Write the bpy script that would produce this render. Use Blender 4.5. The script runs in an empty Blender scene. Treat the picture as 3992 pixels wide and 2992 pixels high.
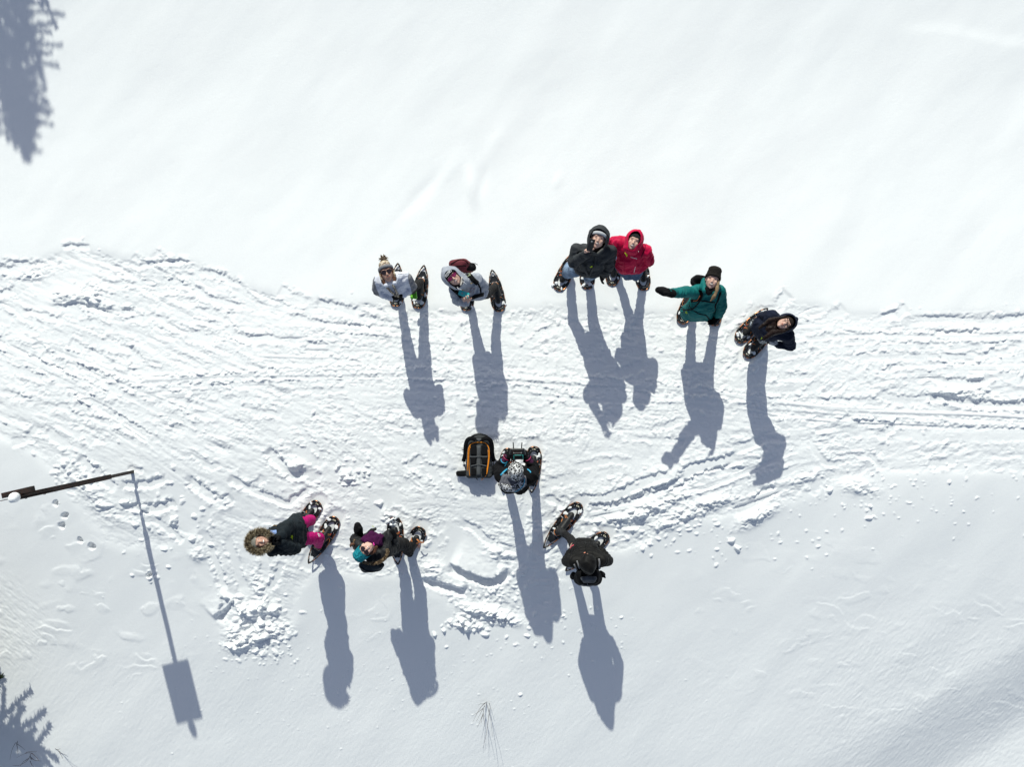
import bpy, bmesh, math, random
import numpy as np
from mathutils import Vector, Matrix

# ------------------------------------------------------------------ camera, sky, sun, exposure
scene = bpy.context.scene
COL = scene.collection
CAMH = 10.0
SUN_EL = 34.0
SUN_DIR = Vector((-0.180, 0.984, 0)).normalized() * math.cos(math.radians(SUN_EL)) + Vector((0, 0, math.sin(math.radians(SUN_EL))))

cam_data = bpy.data.cameras.new('camera')
cam_data.angle = 2 * math.atan(0.75)
cam_data.clip_start = 0.05
cam_data.clip_end = 2000
cam = bpy.data.objects.new('camera', cam_data)
COL.objects.link(cam)
cam.location = (0, 0, CAMH)
cam.rotation_euler = (0, 0, 0)
scene.camera = cam

world = bpy.data.worlds.new('World')
scene.world = world
world.use_nodes = True
wn = world.node_tree
wn.nodes.clear()
sky = wn.nodes.new('ShaderNodeTexSky')
sky.sky_type = 'NISHITA'
sky.sun_disc = False
sky.sun_elevation = math.radians(SUN_EL)
sky.sun_rotation = math.atan2(SUN_DIR.x, SUN_DIR.y)
sky.altitude = 1500
sky.air_density = 1.0
sky.dust_density = 3.0
sky.ozone_density = 1.0
bg = wn.nodes.new('ShaderNodeBackground')
bg.inputs['Strength'].default_value = 0.123
out = wn.nodes.new('ShaderNodeOutputWorld')
hs_n = wn.nodes.new('ShaderNodeHueSaturation')
hs_n.inputs['Saturation'].default_value = 0.77
wn.links.new(sky.outputs[0], hs_n.inputs['Color'])
wn.links.new(hs_n.outputs[0], bg.inputs[0])
wn.links.new(bg.outputs[0], out.inputs[0])

sun_data = bpy.data.lights.new('sun', 'SUN')
sun_data.energy = 4.4
sun_data.angle = math.radians(0.53)
sun_data.color = (0.985, 1.0, 0.89)
sun = bpy.data.objects.new('sun', sun_data)
COL.objects.link(sun)
sun.rotation_euler = SUN_DIR.to_track_quat('Z', 'Y').to_euler()
sun.location = SUN_DIR * 30

scene.view_settings.view_transform = 'Standard'
scene.view_settings.look = 'None'
scene.view_settings.exposure = -0.11
scene.view_settings.gamma = 1.0

# ------------------------------------------------------------------ helpers: placing
FPX = 3992 / 2 / 0.75
def W(u, v, z):
    """a point of the place, from where the drone saw it and its height above the snow datum"""
    k = (CAMH - z) / FPX
    return Vector(((u - 1996) * k, -(v - 1496) * k, z))
def crop(ou, ov, sc):
    return lambda a, b, z=0.0: W(ou + a * sc, ov + b * sc, z)

def sstep(a, b, x):
    t = np.clip((x - a) / (b - a), 0, 1)
    return t * t * (3 - 2 * t)

def base_z(x, y):
    """large shape of the snow field: a low crest along the trail, wind drifts to the sides"""
    x = np.asarray(x, float); y = np.asarray(y, float)
    q = (y + 1.0) / 1.2
    z = 0.015 * (y + 1) - 0.138 * (np.abs(q) + np.log1p(np.exp(-2 * np.abs(q))) - math.log(2))
    t3 = np.clip(y - 2.5, 0, 4); z += 0.014 * t3 ** 2 + 0.11 * np.maximum(y - 6.5, 0)
    z -= 0.008 * np.maximum(-y - 1.5, 0) * sstep(-1.5, -6, x)
    far = np.sqrt(x ** 2 + y ** 2)
    # corners roll away a little
    z += -0.02 * np.maximum(-x - 5.0, 0) * sstep(0.0, -4, y)
    # diagonal drift trough, bottom right
    d = (x * 0.577 + -y * 0.817 + 0.035 * (x - 7) ** 2 * (x < 7)) - 8.42
    w = sstep(2.5, 4.8, x + 0.0 * y)
    z += -0.22 * sstep(-0.9, 0.7, d) * sstep(2.6, 7.0, x) * sstep(-2.5, -4.2, y) + 0.05 * sstep(0.5, 1.4, d) * sstep(3.5, 6.5, x) * sstep(-3, -5, y)
    # top right drift lip
    e = y - (5.33 - 0.10 * (x - 6)) - 0.05 * np.sin(x * 3.1)
    z += 0.012 * np.exp(-(np.where(e > 0, e / 0.16, e / 0.55)) ** 2) * sstep(5.6, 6.3, x) * sstep(60, 9, x)
    z += -0.0 * np.exp(-(e + 0.55) ** 2 / 0.12) * sstep(5.0, 7, x) * sstep(60, 9, x)
    # fade the tilt far away so that the field stays level to the horizon
    return z * np.exp(-np.maximum(far - 12, 0) / 25)

def bz(x, y):
    return float(base_z(x, y))

def Wg(u, v):
    z = 0.0
    for _ in range(4):
        p = W(u, v, z); z = bz(p.x, p.y)
    return Vector((p.x, p.y, 0))
def gcrop(ou, ov, sc):
    return lambda a, b, z=0.0: Wg(ou + a * sc, ov + b * sc)

# ------------------------------------------------------------------ snow height field (numpy)
rng = np.random.default_rng(11)
DX = 0.0105
GX0, GX1, GY0, GY1 = -9.6, 9.6, -7.4, 7.4
nx = int((GX1 - GX0) / DX); ny = int((GY1 - GY0) / DX)
gx = GX0 + np.arange(nx) * DX; gy = GY0 + np.arange(ny) * DX
X, Y = np.meshgrid(gx, gy)
kx = np.fft.rfftfreq(nx, DX)[None, :]; ky = np.fft.fftfreq(ny, DX)[:, None]

def fnoise(lo, hi, p=1.6, ang=0.0, ratio=1.0, seed=0):
    """band limited noise; features are ratio times longer along the direction ang (degrees)"""
    r = np.random.default_rng(seed)
    a = math.radians(ang)
    k1 = (kx * math.cos(a) + ky * math.sin(a)) * ratio
    k2 = -kx * math.sin(a) + ky * math.cos(a)
    k = np.sqrt(k1 ** 2 + k2 ** 2) + 1e-9
    amp = k ** (-p) * np.exp(-(k * lo) ** 2) * (1 - np.exp(-(k * hi) ** 2))
    f = np.fft.irfft2(np.fft.rfft2(r.standard_normal((ny, nx)).astype(np.float32)) * amp, s=(ny, nx))
    return (f / f.std()).astype(np.float32)

def blur(f, s):
    return np.fft.irfft2(np.fft.rfft2(f) * np.exp(-2 * (math.pi * s) ** 2 * (kx ** 2 + ky ** 2)), s=(ny, nx)).astype(np.float32)

def poly_mask(px, soft):
    pts = [Wg(u, v) for u, v in px]
    xs = np.array([p.x for p in pts]); ys = np.array([p.y for p in pts])
    st = 6
    Xc, Yc = X[::st, ::st], Y[::st, ::st]
    ins = np.zeros(Xc.shape, bool)
    j = len(xs) - 1
    for i in range(len(xs)):
        c = ((ys[i] > Yc) != (ys[j] > Yc)) & (Xc < (xs[j] - xs[i]) * (Yc - ys[i]) / (ys[j] - ys[i] + 1e-12) + xs[i])
        ins ^= c
        j = i
    full = np.repeat(np.repeat(ins, st, 0), st, 1)[:ny, :nx].astype(np.float32)
    return np.clip(blur(full, soft), 0, 1)

def window(x0, x1, y0, y1):
    i0 = max(0, int((x0 - GX0) / DX)); i1 = min(nx, int((x1 - GX0) / DX) + 2)
    j0 = max(0, int((y0 - GY0) / DX)); j1 = min(ny, int((y1 - GY0) / DX) + 2)
    return slice(j0, j1), slice(i0, i1)

H = np.zeros((ny, nx), np.float32)

# trampled area
trail = poly_mask([(-1600, 1010), (0, 1040), (120, 1030), (300, 965), (450, 1010), (600, 1020), (760, 1040), (900, 1120), (1100, 1165), (1450, 1200),
                   (1950, 1225), (2150, 1200), (2330, 1215), (2560, 1235), (2860, 1240), (2960, 1195), (3160, 1195), (3300, 1225),
                   (3500, 1240), (3992, 1235), (5600, 1240), (5600, 1830), (3992, 1840), (3700, 1850), (3420, 1850), (3250, 1900), (3080, 1960),
                   (2900, 2010), (2650, 2040), (2450, 2150), (2240, 2180), (2160, 2260), (2130, 2400), (1990, 2440), (1800, 2440), (1720, 2330),
                   (1560, 2260), (1440, 2260), (1230, 2220), (1150, 2330), (1130, 2480), (1020, 2520), (860, 2530), (840, 2420), (880, 2330),
                   (850, 2200), (760, 2080), (600, 2150), (420, 2130), (300, 1990), (190, 1830), (100, 1760), (0, 1720), (-1600, 1600)], 0.05)
edge_n = fnoise(0.05, 0.6, 1.4, 0, 1, 5)
M = sstep(0.35, 0.75, trail + 0.22 * edge_n * (1 - np.abs(2 * trail - 1)))
fringe = np.clip(blur(M.astype(np.float32), 0.16) * (1 - M) * 2.6, 0, 1)

# zones
left = sstep(-1.5, -4.5, X).astype(np.float32)
right = sstep(1.8, 4.0, X).astype(np.float32)
mid = 1 - left - right
upper = sstep(-0.9, 0.2, Y).astype(np.float32)

# smooth islands inside the trampled area
isl = poly_mask([(1420, 1935), (1550, 1920), (1545, 2010), (1440, 2030)], 0.03)
patch = poly_mask([(1715, 2035), (1750, 2055), (1905, 2150), (1935, 2225), (1908, 2262), (1740, 2200), (1722, 2090)], 0.012)
calm = np.clip(isl + patch + poly_mask([(560, 1880), (720, 1850), (860, 1990), (760, 2080), (620, 2060)], .06) * .7
               + poly_mask([(120, 1110), (340, 1060), (330, 1180), (150, 1230)], .08) * .75
               + poly_mask([(150, 1800), (700, 1760), (1000, 1900), (1150, 2300), (1100, 2480), (900, 2480), (820, 2150), (400, 2050)], .15) * .5
               + poly_mask([(1850, 1700), (2100, 1800), (2100, 1950), (1850, 1900)], .1) * .35, 0, 1)
A = M * (1 - 0.93 * calm)

# chop: ridged crumbs and lumps
c1 = fnoise(0.015, 0.12, 1.1, 10, 1.4, 21)
c2 = fnoise(0.035, 0.30, 1.3, -8, 1.6, 22)
lump = 1 - np.abs(c1)
mod = sstep(-0.6, 1.3, fnoise(0.25, 1.2, 1.2, -5, 1.8, 23))
c0 = fnoise(0.0075, 0.045, 0.8, 15, 1.3, 20)
H += A * (0.0004 + 0.0009 * mod) * c0
H += A * (0.0006 + 0.0016 * mod) * (c1 * 0.75 + lump * 0.7)
H += A * (0.0012 + 0.0026 * mod) * c2
# long streaks along the way people walked
sL = fnoise(0.035, 0.35, 1.5, -24, 5.0, 31)
s0 = fnoise(0.030, 0.30, 1.5, -3, 6.0, 32)
sR = fnoise(0.040, 0.40, 1.5, 9, 4.5, 33)
sR2 = fnoise(0.035, 0.22, 1.4, 42, 4.5, 34)
sM = fnoise(0.03, 0.22, 1.4, 65, 2.5, 35)
m45 = sstep(0.1, 1.0, fnoise(0.4, 1.6, 1.1, 0, 1, 36))
def rid(f):
    return np.where(f > 0, f * 0.8, -np.abs(f) ** 0.8 * 1.15)
H += A * (0.0024 + 0.0040 * mod) * (left * rid(sL) + mid * (0.5 * rid(s0) + 0.55 * sM * m45) + right * (rid(sR) * (1 - 0.5 * m45) + 0.8 * sR2 * m45))
# thin cracks and edges of overlapping prints
def crack(ang, ratio, lo, hi, w, d, m, seed, thr=0.2):
    f = fnoise(lo, hi, 1.5, ang, ratio, seed); k = sstep(thr, thr + .9, fnoise(.15, .7, 1.2, ang, 1.5, seed + 1))
    global H
    H -= (A * m * k * d * np.exp(-(f / w) ** 2)).astype(np.float32)
    H += (A * m * k * d * .55 * np.clip(f, 0, .5) * 2 * np.exp(-(f / .5) ** 2)).astype(np.float32)
crack(-24, 4.0, .03, .30, .10, .0055, left + .25 * mid, 301)
crack(-3, 5.0, .03, .30, .09, .0065, mid + .5 * right + .3 * left, 303)
crack(12, 3.5, .03, .35, .10, .0080, right + .2 * mid, 305)
crack(48, 2.5, .025, .25, .10, .007, right + .6 * mid, 307, .5)
crack(-60, 2.0, .02, .20, .10, .006, mid + .4 * left, 309, .5)
# overall packed depth
H -= 0.016 * trail

# ---- explicit troughs and tracks
bn = fnoise(0.025, 0.25, 1.3, 0, 1, 41)
def dist_line(pts, Xw, Yw):
    best = np.full(Xw.shape, 1e9); sgn = np.zeros(Xw.shape); tt = np.zeros(Xw.shape)
    L = [0]
    for a, b in zip(pts, pts[1:]):
        L.append(L[-1] + (b - a).length)
    for i, (a, b) in enumerate(zip(pts, pts[1:])):
        d = b - a; l2 = d.x * d.x + d.y * d.y + 1e-12
        t = np.clip(((Xw - a.x) * d.x + (Yw - a.y) * d.y) / l2, 0, 1)
        ex = Xw - (a.x + t * d.x); ey = Yw - (a.y + t * d.y)
        dd = np.sqrt(ex * ex + ey * ey)
        m = dd < best
        best = np.where(m, dd, best)
        sgn = np.where(m, np.sign(d.x * ey - d.y * ex), sgn)
        tt = np.where(m, (L[i] + t * math.sqrt(l2)) / L[-1], tt)
    return best, sgn, tt

def catmull(pts, n=6):
    if len(pts) < 3: return pts
    P = [pts[0] * 2 - pts[1]] + pts + [pts[-1] * 2 - pts[-2]]
    o = []
    for i in range(1, len(P) - 2):
        for k in range(n):
            t = k / n
            o.append(0.5 * ((2 * P[i]) + (P[i + 1] - P[i - 1]) * t + (2 * P[i - 1] - 5 * P[i] + 4 * P[i + 1] - P[i + 2]) * t * t
                            + (3 * P[i] - P[i - 1] - 3 * P[i + 1] + P[i + 2]) * t ** 3))
    o.append(pts[-1])
    return o

def trough(K, px, w=0.09, d=0.03, berm=0.012, edge=0.025, rough=1.0, smooth=0.75, taper=0.12):
    """a trench pressed into the snow: flat bottom, steep sides, crumbly berms"""
    pts = catmull([K(a, b, 0) for a, b in px])
    m = w + 0.25
    xs = [p.x for p in pts]; ys = [p.y for p in pts]
    s = window(min(xs) - m, max(xs) + m, min(ys) - m, max(ys) + m)
    Xw, Yw = X[s], Y[s]
    if Xw.size == 0: return
    dd, sg, tt = dist_line(pts, Xw, Yw)
    dd = dd + bn[s] * 0.009 * rough
    tp = sstep(0, taper, tt) * sstep(1, 1 - taper, tt) if taper > 0 else 1.0
    ins = (1 - sstep(w / 2 - edge / 2, w / 2 + edge, dd)) * tp
    H[s] = H[s] * (1 - smooth * ins) - d * ins
    H[s] += berm * np.exp(-((dd - w / 2 - 0.045) / 0.035) ** 2) * tp * np.clip(0.6 + 0.7 * bn[s], 0, 2)

def scarp(K, px, h=0.03, fall=0.35, edge=0.02, rough=1.0):
    """a step: the snow north of the line stands h higher, easing off over fall metres"""
    pts = catmull([K(a, b, 0) for a, b in px])
    m = fall * 2
    xs = [p.x for p in pts]; ys = [p.y for p in pts]
    s = window(min(xs) - m, max(xs) + m, min(ys) - m, max(ys) + m)
    dd, sg, tt = dist_line(pts, X[s], Y[s])
    sd = dd * sg + bn[s] * 0.008 * rough
    ends = sstep(0, 0.15, tt) * sstep(1, 0.85, tt)
    H[s] += h * ends * np.where(sd > 0, sstep(-0.001, edge, sd) * np.exp(-(sd / fall) ** 2), 0)
    H[s] -= 0.45 * h * ends * np.where(sd <= 0, np.exp(-(sd / (fall * .45)) ** 2), 0) * 0.8

def mound(K, a, b, rx, ry, h, ang=0, rough=0.5):
    c = K(a, b, 0); r = max(rx, ry) * 2.6
    s = window(c.x - r, c.x + r, c.y - r, c.y + r)
    q = math.radians(ang)
    ux = (X[s] - c.x) * math.cos(q) + (Y[s] - c.y) * math.sin(q); uy = -(X[s] - c.x) * math.sin(q) + (Y[s] - c.y) * math.cos(q)
    g = np.exp(-((ux / rx) ** 2 + (uy / ry) ** 2) ** 1.1)
    H[s] += h * g * (1 + rough * 0.35 * c2[s] + rough * .2 * c1[s])

KA = gcrop(0, 850, .6329); KR = gcrop(2592, 1150, .6332); KM = gcrop(1300, 1100, .6332)
KL = gcrop(1100, 1900, .5425); KB = gcrop(600, 1850, .7233); KO = gcrop(0, 0, 1.8047)
KS = gcrop(0, 1780, .6757)

# random snowshoe prints all over the trampled area (long ovals, smooth bottoms)
r2 = random.Random(4)
for i in range(330):
    x = r2.uniform(-9.2, 9.2); y = r2.uniform(-3.6, 2.2)
    ii = int((x - GX0) / DX); jj = int((y - GY0) / DX)
    if A[jj, ii] < 0.8: continue
    if abs(x) > 9.2: continue
    if x < -2: an = -22 + r2.gauss(0, 14)
    elif x > 3: an = (8 if r2.random() < .6 else 40) + r2.gauss(0, 12)
    else: an = r2.choice([0, 0, 90, 60, -60, 15]) + r2.gauss(0, 14)
    a = math.radians(an); L = r2.uniform(.16, .34)
    p = Vector((x, y, 0)); q = Vector((math.cos(a), math.sin(a), 0)) * L
    trough(lambda s, t, z=0: Vector((s, t, 0)), [tuple((p - q)[:2]), tuple(p[:2]), tuple((p + q)[:2])],
           w=r2.uniform(.08, .17), d=r2.uniform(.007, .024), berm=.006, edge=.03, rough=1.3, smooth=.6, taper=.10)

T = [  # crop, points, width, depth, berm
    (KA, [(-700, 420), (0, 770), (230, 890), (330, 940), (480, 1065), (600, 1155), (760, 1265), (900, 1350), (1010, 1420)], .13, .040, .020),
    (KA, [(-300, 700), (0, 845), (200, 905), (420, 1010), (520, 1100)], .10, .022, .01),
    (KA, [(350, 815), (520, 860), (700, 893)], .12, .028, .006),
    (KA, [(400, 890), (560, 955), (690, 1020), (750, 1015)], .09, .030, .010),
    (KA, [(120, 575), (250, 595), (390, 640)], .07, .030, .012),
    (KA, [(90, 660), (200, 700), (340, 748)], .07, .020, .010),
    (KA, [(530, 540), (620, 560), (705, 592)], .09, .040, .014),
    (KA, [(740, 580), (830, 570)], .08, .045, .014),
    (KA, [(-300, 330), (0, 322), (112, 312)], .10, .045, .012),
    (KA, [(-200, 470), (0, 462), (100, 440)], .10, .042, .012),
    (KA, [(380, 188), (430, 172), (560, 182)], .05, .022, .012),
    (KA, [(775, 262), (830, 298), (930, 285), (1050, 266), (1190, 272)], .05, .030, .014),
    (KA, [(1310, 325), (1400, 380), (1490, 412)], .06, .022, .010),
    (KA, [(690, 398), (780, 412), (920, 396)], .06, .026, .012),
    (KA, [(950, 378), (1060, 398), (1170, 420), (1280, 492), (1400, 528), (1520, 552)], .09, .034, .014),
    (KA, [(1730, 592), (1850, 622), (2000, 655), (2211, 676), (2400, 690), (2600, 720)], .08, .034, .012),
    (KA, [(1410, 698), (1500, 742), (1650, 742), (1880, 758)], .09, .036, .012),
    (KA, [(1140, 628), (1230, 632), (1340, 662), (1450, 700)], .06, .024, .010),
    (KA, [(740, 628), (880, 622), (1045, 632)], .05, .020, .008),
    (KA, [(910, 590), (970, 612), (1040, 635)], .06, .03, .008),
    (KA, [(470, 655), (560, 650), (700, 692)], .07, .02, .012),
    (KA, [(20, 940), (100, 950), (200, 972), (360, 990)], .07, .022, .010),
    (KA, [(0, 1072), (90, 1095), (220, 1140)], .07, .026, .010),
    (KA, [(270, 1182), (380, 1162), (440, 1208), (560, 1236), (700, 1272), (800, 1305)], .07, .028, .012),
    (KA, [(900, 1290), (980, 1305), (1100, 1340)], .07, .026, .006),
    (KA, [(1160, 1330), (1280, 1330), (1400, 1342)], .05, .024, .006),
    (KA, [(1540, 1190), (1620, 1200), (1740, 1220)], .08, .028, .012),
    (KA, [(1150, 1212), (1280, 1212)], .06, .022, .006),
    (KA, [(960, 1098), (1150, 1095)], .03, .014, .004),
    (KA, [(1620, 978), (1700, 975), (1790, 965)], .05, .022, .006),
    (KA, [(1810, 1070), (1950, 1068), (2140, 1058)], .06, .022, .010),
    (KA, [(1890, 760), (1930, 788), (2000, 760)], .07, .030, .008),
    (KA, [(2060, 775), (2211, 775)], .05, .02, .006),
    (KA, [(1170, 1430), (1230, 1490), (1290, 1532), (1365, 1520)], .09, .030, .008),
    (KA, [(1630, 1430), (1700, 1490), (1770, 1572), (1830, 1585), (1895, 1555)], .13, .060, .014),
    (KA, [(1820, 1260), (1900, 1370), (1975, 1450), (2045, 1465)], .08, .028, .008),
    (KA, [(1400, 1600), (1480, 1650), (1560, 1650), (1640, 1600)], .10, .035, .010),
    (KA, [(1130, 1600), (1200, 1650), (1260, 1670), (1340, 1650)], .08, .030, .008),
    (KA, [(470, 1470), (560, 1560), (640, 1625), (720, 1680)], .13, .045, .014),
    (KA, [(380, 1290), (470, 1340), (590, 1400)], .08, .026, .010),
    (KA, [(60, 1385), (150, 1370), (230, 1290)], .10, .030, .012),
    (KS, [(445, 20), (520, 65), (600, 120)], .10, .035, .010),
    (KS, [(690, 165), (780, 165), (860, 160), (950, 135)], .10, .050, .012),
    (KS, [(700, 285), (790, 300), (900, 300), (1010, 265)], .12, .060, .014),
    (KS, [(730, 70), (780, 75), (825, 95)], .06, .035, .006),
    (KS, [(600, 300), (700, 330), (830, 350)], .08, .030, .008),
    (KS, [(870, 360), (960, 420), (1060, 500)], .09, .028, .010),
    (KS, [(1080, 130), (1180, 200)], .10, .035, .010),
    # ski tracks running the length of the trail
    (KA, [(520, 1062), (850, 1004), (1400, 990), (2211, 950), (3200, 985), (4200, 1040)], .045, .016, .003),
    (KA, [(1300, 1130), (1700, 1120), (2211, 1100), (3200, 1110), (4200, 1180)], .045, .014, .003),
    (KM, [(-200, 665), (400, 655), (1000, 660), (1700, 690), (2300, 745)], .05, .014, .003),
    (KM, [(-100, 575), (500, 570), (1060, 570), (1400, 592), (1800, 620), (2211, 662), (2500, 690)], .05, .018, .004),
    (KM, [(300, 700), (800, 690), (1300, 700), (1900, 745)], .04, .012, .003),
    (KM, [(1300, 750), (1600, 762), (2000, 790)], .05, .016, .004),
    (KR, [(-100, 580), (200, 590), (500, 630), (820, 664)], .05, .024, .004),
    (KR, [(0, 675), (330, 705), (580, 735)], .05, .022, .004),
    (KR, [(450, 690), (800, 695), (1400, 702), (2211, 740), (3300, 800)], .26, .030, .014),
    (KR, [(1000, 760), (1300, 790), (1700, 822), (2211, 832), (3300, 850)], .05, .030, .006),
    (KR, [(1350, 840), (1700, 865), (2211, 868), (3300, 880)], .17, .018, .008),
    (KR, [(1550, 620), (1750, 645), (1900, 668), (2100, 682), (2300, 670), (2900, 660)], .10, .055, .025),
    (KR, [(1480, 158), (1700, 152), (2000, 165), (2300, 140), (3000, 130)], .10, .035, .008),
    (KR, [(1330, 135), (1430, 112)], .06, .03, .006),
    (KR, [(1650, 240), (1800, 248), (1960, 235)], .11, .045, .010),
    (KR, [(1650, 380), (1800, 390), (1960, 380), (2211, 330)], .10, .030, .012),
    (KR, [(1480, 410), (1800, 470), (2000, 440), (2300, 380)], .16, .020, .014),
    (KR, [(1540, 520), (1630, 498), (1700, 520), (1850, 545), (2000, 540)], .10, .042, .014),
    (KR, [(1340, 490), (1420, 448), (1470, 440)], .08, .034, .008),
    (KR, [(1560, 100), (1900, 110), (2211, 60)], .03, .001, .001),
    (KR, [(1300, 600), (1400, 640), (1560, 650), (1660, 610)], .11, .032, .014),
    (KR, [(880, 900), (1000, 1040), (1090, 1040)], .08, .026, .010),
    (KR, [(1000, 1050), (1100, 1035)], .08, .03, .010),
    (KR, [(1260, 980), (1330, 1055), (1350, 1060)], .07, .028, .010),
    (KR, [(1620, 1040), (1720, 1040), (1800, 1010)], .12, .030, .014),
    (KR, [(80, 1170), (140, 1100), (250, 1055), (380, 1030), (470, 998)], .17, .060, .018),
    (KR, [(310, 1112), (400, 1085), (500, 1090)], .12, .045, .012),
    (KR, [(415, 1350), (520, 1310), (610, 1240), (710, 1185)], .14, .060, .020),
    (KR, [(-60, 1260), (60, 1170), (150, 1120)], .12, .045, .014),
    (KR, [(-10, 895), (90, 905), (130, 925)], .07, .040, .008),
    (KM, [(1480, 1340), (1640, 1340), (1800, 1290), (1950, 1220), (2100, 1180)], .14, .045, .018),
    (KM, [(1540, 1440), (1700, 1425), (1900, 1350), (2080, 1290), (2211, 1260)], .14, .048, .018),
    (KM, [(1520, 1530), (1700, 1500), (1900, 1480), (2000, 1430)], .12, .035, .016),
    (KM, [(1300, 1320), (1360, 1350), (1440, 1392)], .08, .040, .008),
    (KM, [(1480, 1150), (1700, 1100), (1850, 1120)], .09, .022, .01),
    (KM, [(1750, 960), (1950, 965), (2150, 1000)], .06, .022, .008),
    (KM, [(310, 870), (420, 905), (530, 912)], .05, .026, .006),
    (KM, [(530, 910), (600, 880), (625, 868)], .05, .026, .006),
    (KM, [(0, 260), (150, 282), (330, 300)], .06, .034, .004),
    (KM, [(150, 402), (220, 415), (290, 442)], .06, .030, .004),
    (KM, [(0, 380), (120, 380)], .04, .016, .004),
    (KM, [(30, 1060), (70, 1150), (120, 1220)], .08, .025, .008),
    (KM, [(520, 1080), (600, 1160), (650, 1250)], .08, .026, .008),
    (KM, [(640, 960), (700, 1010), (770, 1060)], .09, .02, .008),
    (KM, [(900, 600), (960, 600), (1060, 570)], .03, .01, .002),
    (KB, [(170, 30), (240, 80), (310, 120), (375, 148), (425, 118)], .13, .055, .012),
    (KB, [(410, 20), (480, 62), (560, 100), (650, 135), (715, 160), (770, 125), (860, 75)], .09, .050, .010),
    (KB, [(505, 232), (600, 252), (690, 272)], .08, .026, .006),
    (KB, [(0, 40), (60, 35)], .09, .040, .010),
    (KB, [(0, 190), (60, 180), (120, 155)], .10, .040, .010),
    (KB, [(255, 290), (300, 400), (345, 520), (385, 640)], .11, .035, .014),
    (KB, [(390, 330), (430, 460), (490, 640)], .12, .030, .014),
    (KB, [(540, 350), (600, 480), (580, 610)], .13, .030, .012),
    (KB, [(415, 130), (300, 200), (270, 300)], .1, .02, .01),
    (KB, [(395, 660), (385, 730), (345, 790)], .12, .060, .010),
    (KB, [(690, 470), (660, 560), (610, 640)], .1, .035, .012),
    (KL, [(1270, 255), (1380, 300), (1480, 385), (1600, 440), (1700, 465)], .10, .045, .012),
    (KL, [(930, 230), (1050, 270), (1110, 320), (1160, 240)], .08, .026, .010),
    (KL, [(1000, 665), (1120, 705), (1230, 745), (1340, 765)], .13, .060, .012),
    (KL, [(1180, 580), (1330, 640), (1490, 690), (1570, 660), (1650, 600)], .13, .075, .012),
    (KL, [(1420, 790), (1560, 860), (1650, 850)], .10, .035, .014),
]
for K, px, w, d, b in T:
    trough(K, px, w=w, d=d * .74, berm=b * .5, edge=min(.022, w * .3))
# long thin ski lines between pairs of guide curves
KP = gcrop(0, 0, 1.0)
r3 = random.Random(12)
for up_, lo_, n_, wr_, dr_ in [
    ([(-500, 1560), (300, 1500), (1300, 1440), (2200, 1478), (2700, 1520), (3300, 1590), (4500, 1650)], [(-500, 1640), (300, 1570), (1300, 1570), (2200, 1600), (2700, 1635), (3300, 1700), (4500, 1760)], 17, (.018, .045), (.005, .014)),
    ([(-300, 1130), (0, 1240), (400, 1400), (900, 1560)], [(-300, 1380), (0, 1480), (400, 1690), (760, 1960)], 16, (.02, .07), (.008, .020)),
    ([(2850, 1300), (3300, 1275), (3700, 1270), (4500, 1240)], [(2850, 1490), (3300, 1490), (3700, 1470), (4500, 1440)], 13, (.03, .08), (.008, .018)),
    ([(1000, 1200), (1400, 1230), (1900, 1260)], [(1000, 1420), (1400, 1420), (1900, 1430)], 10, (.02, .05), (.006, .014)),
    ([(1300, 1640), (1500, 1740), (1700, 1900)], [(1000, 1640), (1150, 1760), (1330, 1930)], 9, (.02, .05), (.006, .014)),
    ([(2250, 1950), (2700, 1860), (3100, 1720)], [(2350, 2080), (2800, 2000), (3150, 1880)], 8, (.04, .10), (.012, .024))]:
    for _ in range(n_):
        t_ = r3.random(); a_, b_ = sorted((r3.uniform(-.1, .9), r3.uniform(.1, 1.1)))
        if b_ - a_ < .25: b_ = a_ + .35
        L_ = [tuple(u[i] * (1 - t_) + l[i] * t_ for i in (0, 1)) for u, l in zip(up_, lo_)]
        P_ = catmull([Vector((x_, y_, 0)) for x_, y_ in L_], 6); m_ = len(P_) - 1
        seg = P_[max(0, int(a_ * m_)):max(2, int(b_ * m_) + 1)]
        if len(seg) < 3: continue
        ph_ = r3.uniform(0, 6)
        trough(KP, [(p.x, p.y + 7 * math.sin(p.x * .006 + ph_)) for p in seg[::3] + [seg[-1]]], w=r3.uniform(*wr_), d=r3.uniform(*dr_), berm=.003, edge=.010, rough=.35, smooth=.8, taper=.05)
for K, px, h, f in [(KA, [(300, 545), (400, 530), (480, 520), (560, 545), (700, 590)], .018, .22), (KB, [(330, 790), (400, 720), (440, 660)], .05, .2),
                    (KL, [(1190, 555), (1330, 610), (1490, 665), (1550, 640), (1640, 590)], .06, .30), (KL, [(990, 655), (1120, 695), (1330, 755)], .04, .22),
                    (KM, [(1530, 1380), (1750, 1350), (1950, 1270), (2180, 1190)], .035, .3), (KR, [(0, 1240), (200, 1110), (430, 1040)], .03, .3)]:
    scarp(K, px, h, f)

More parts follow.
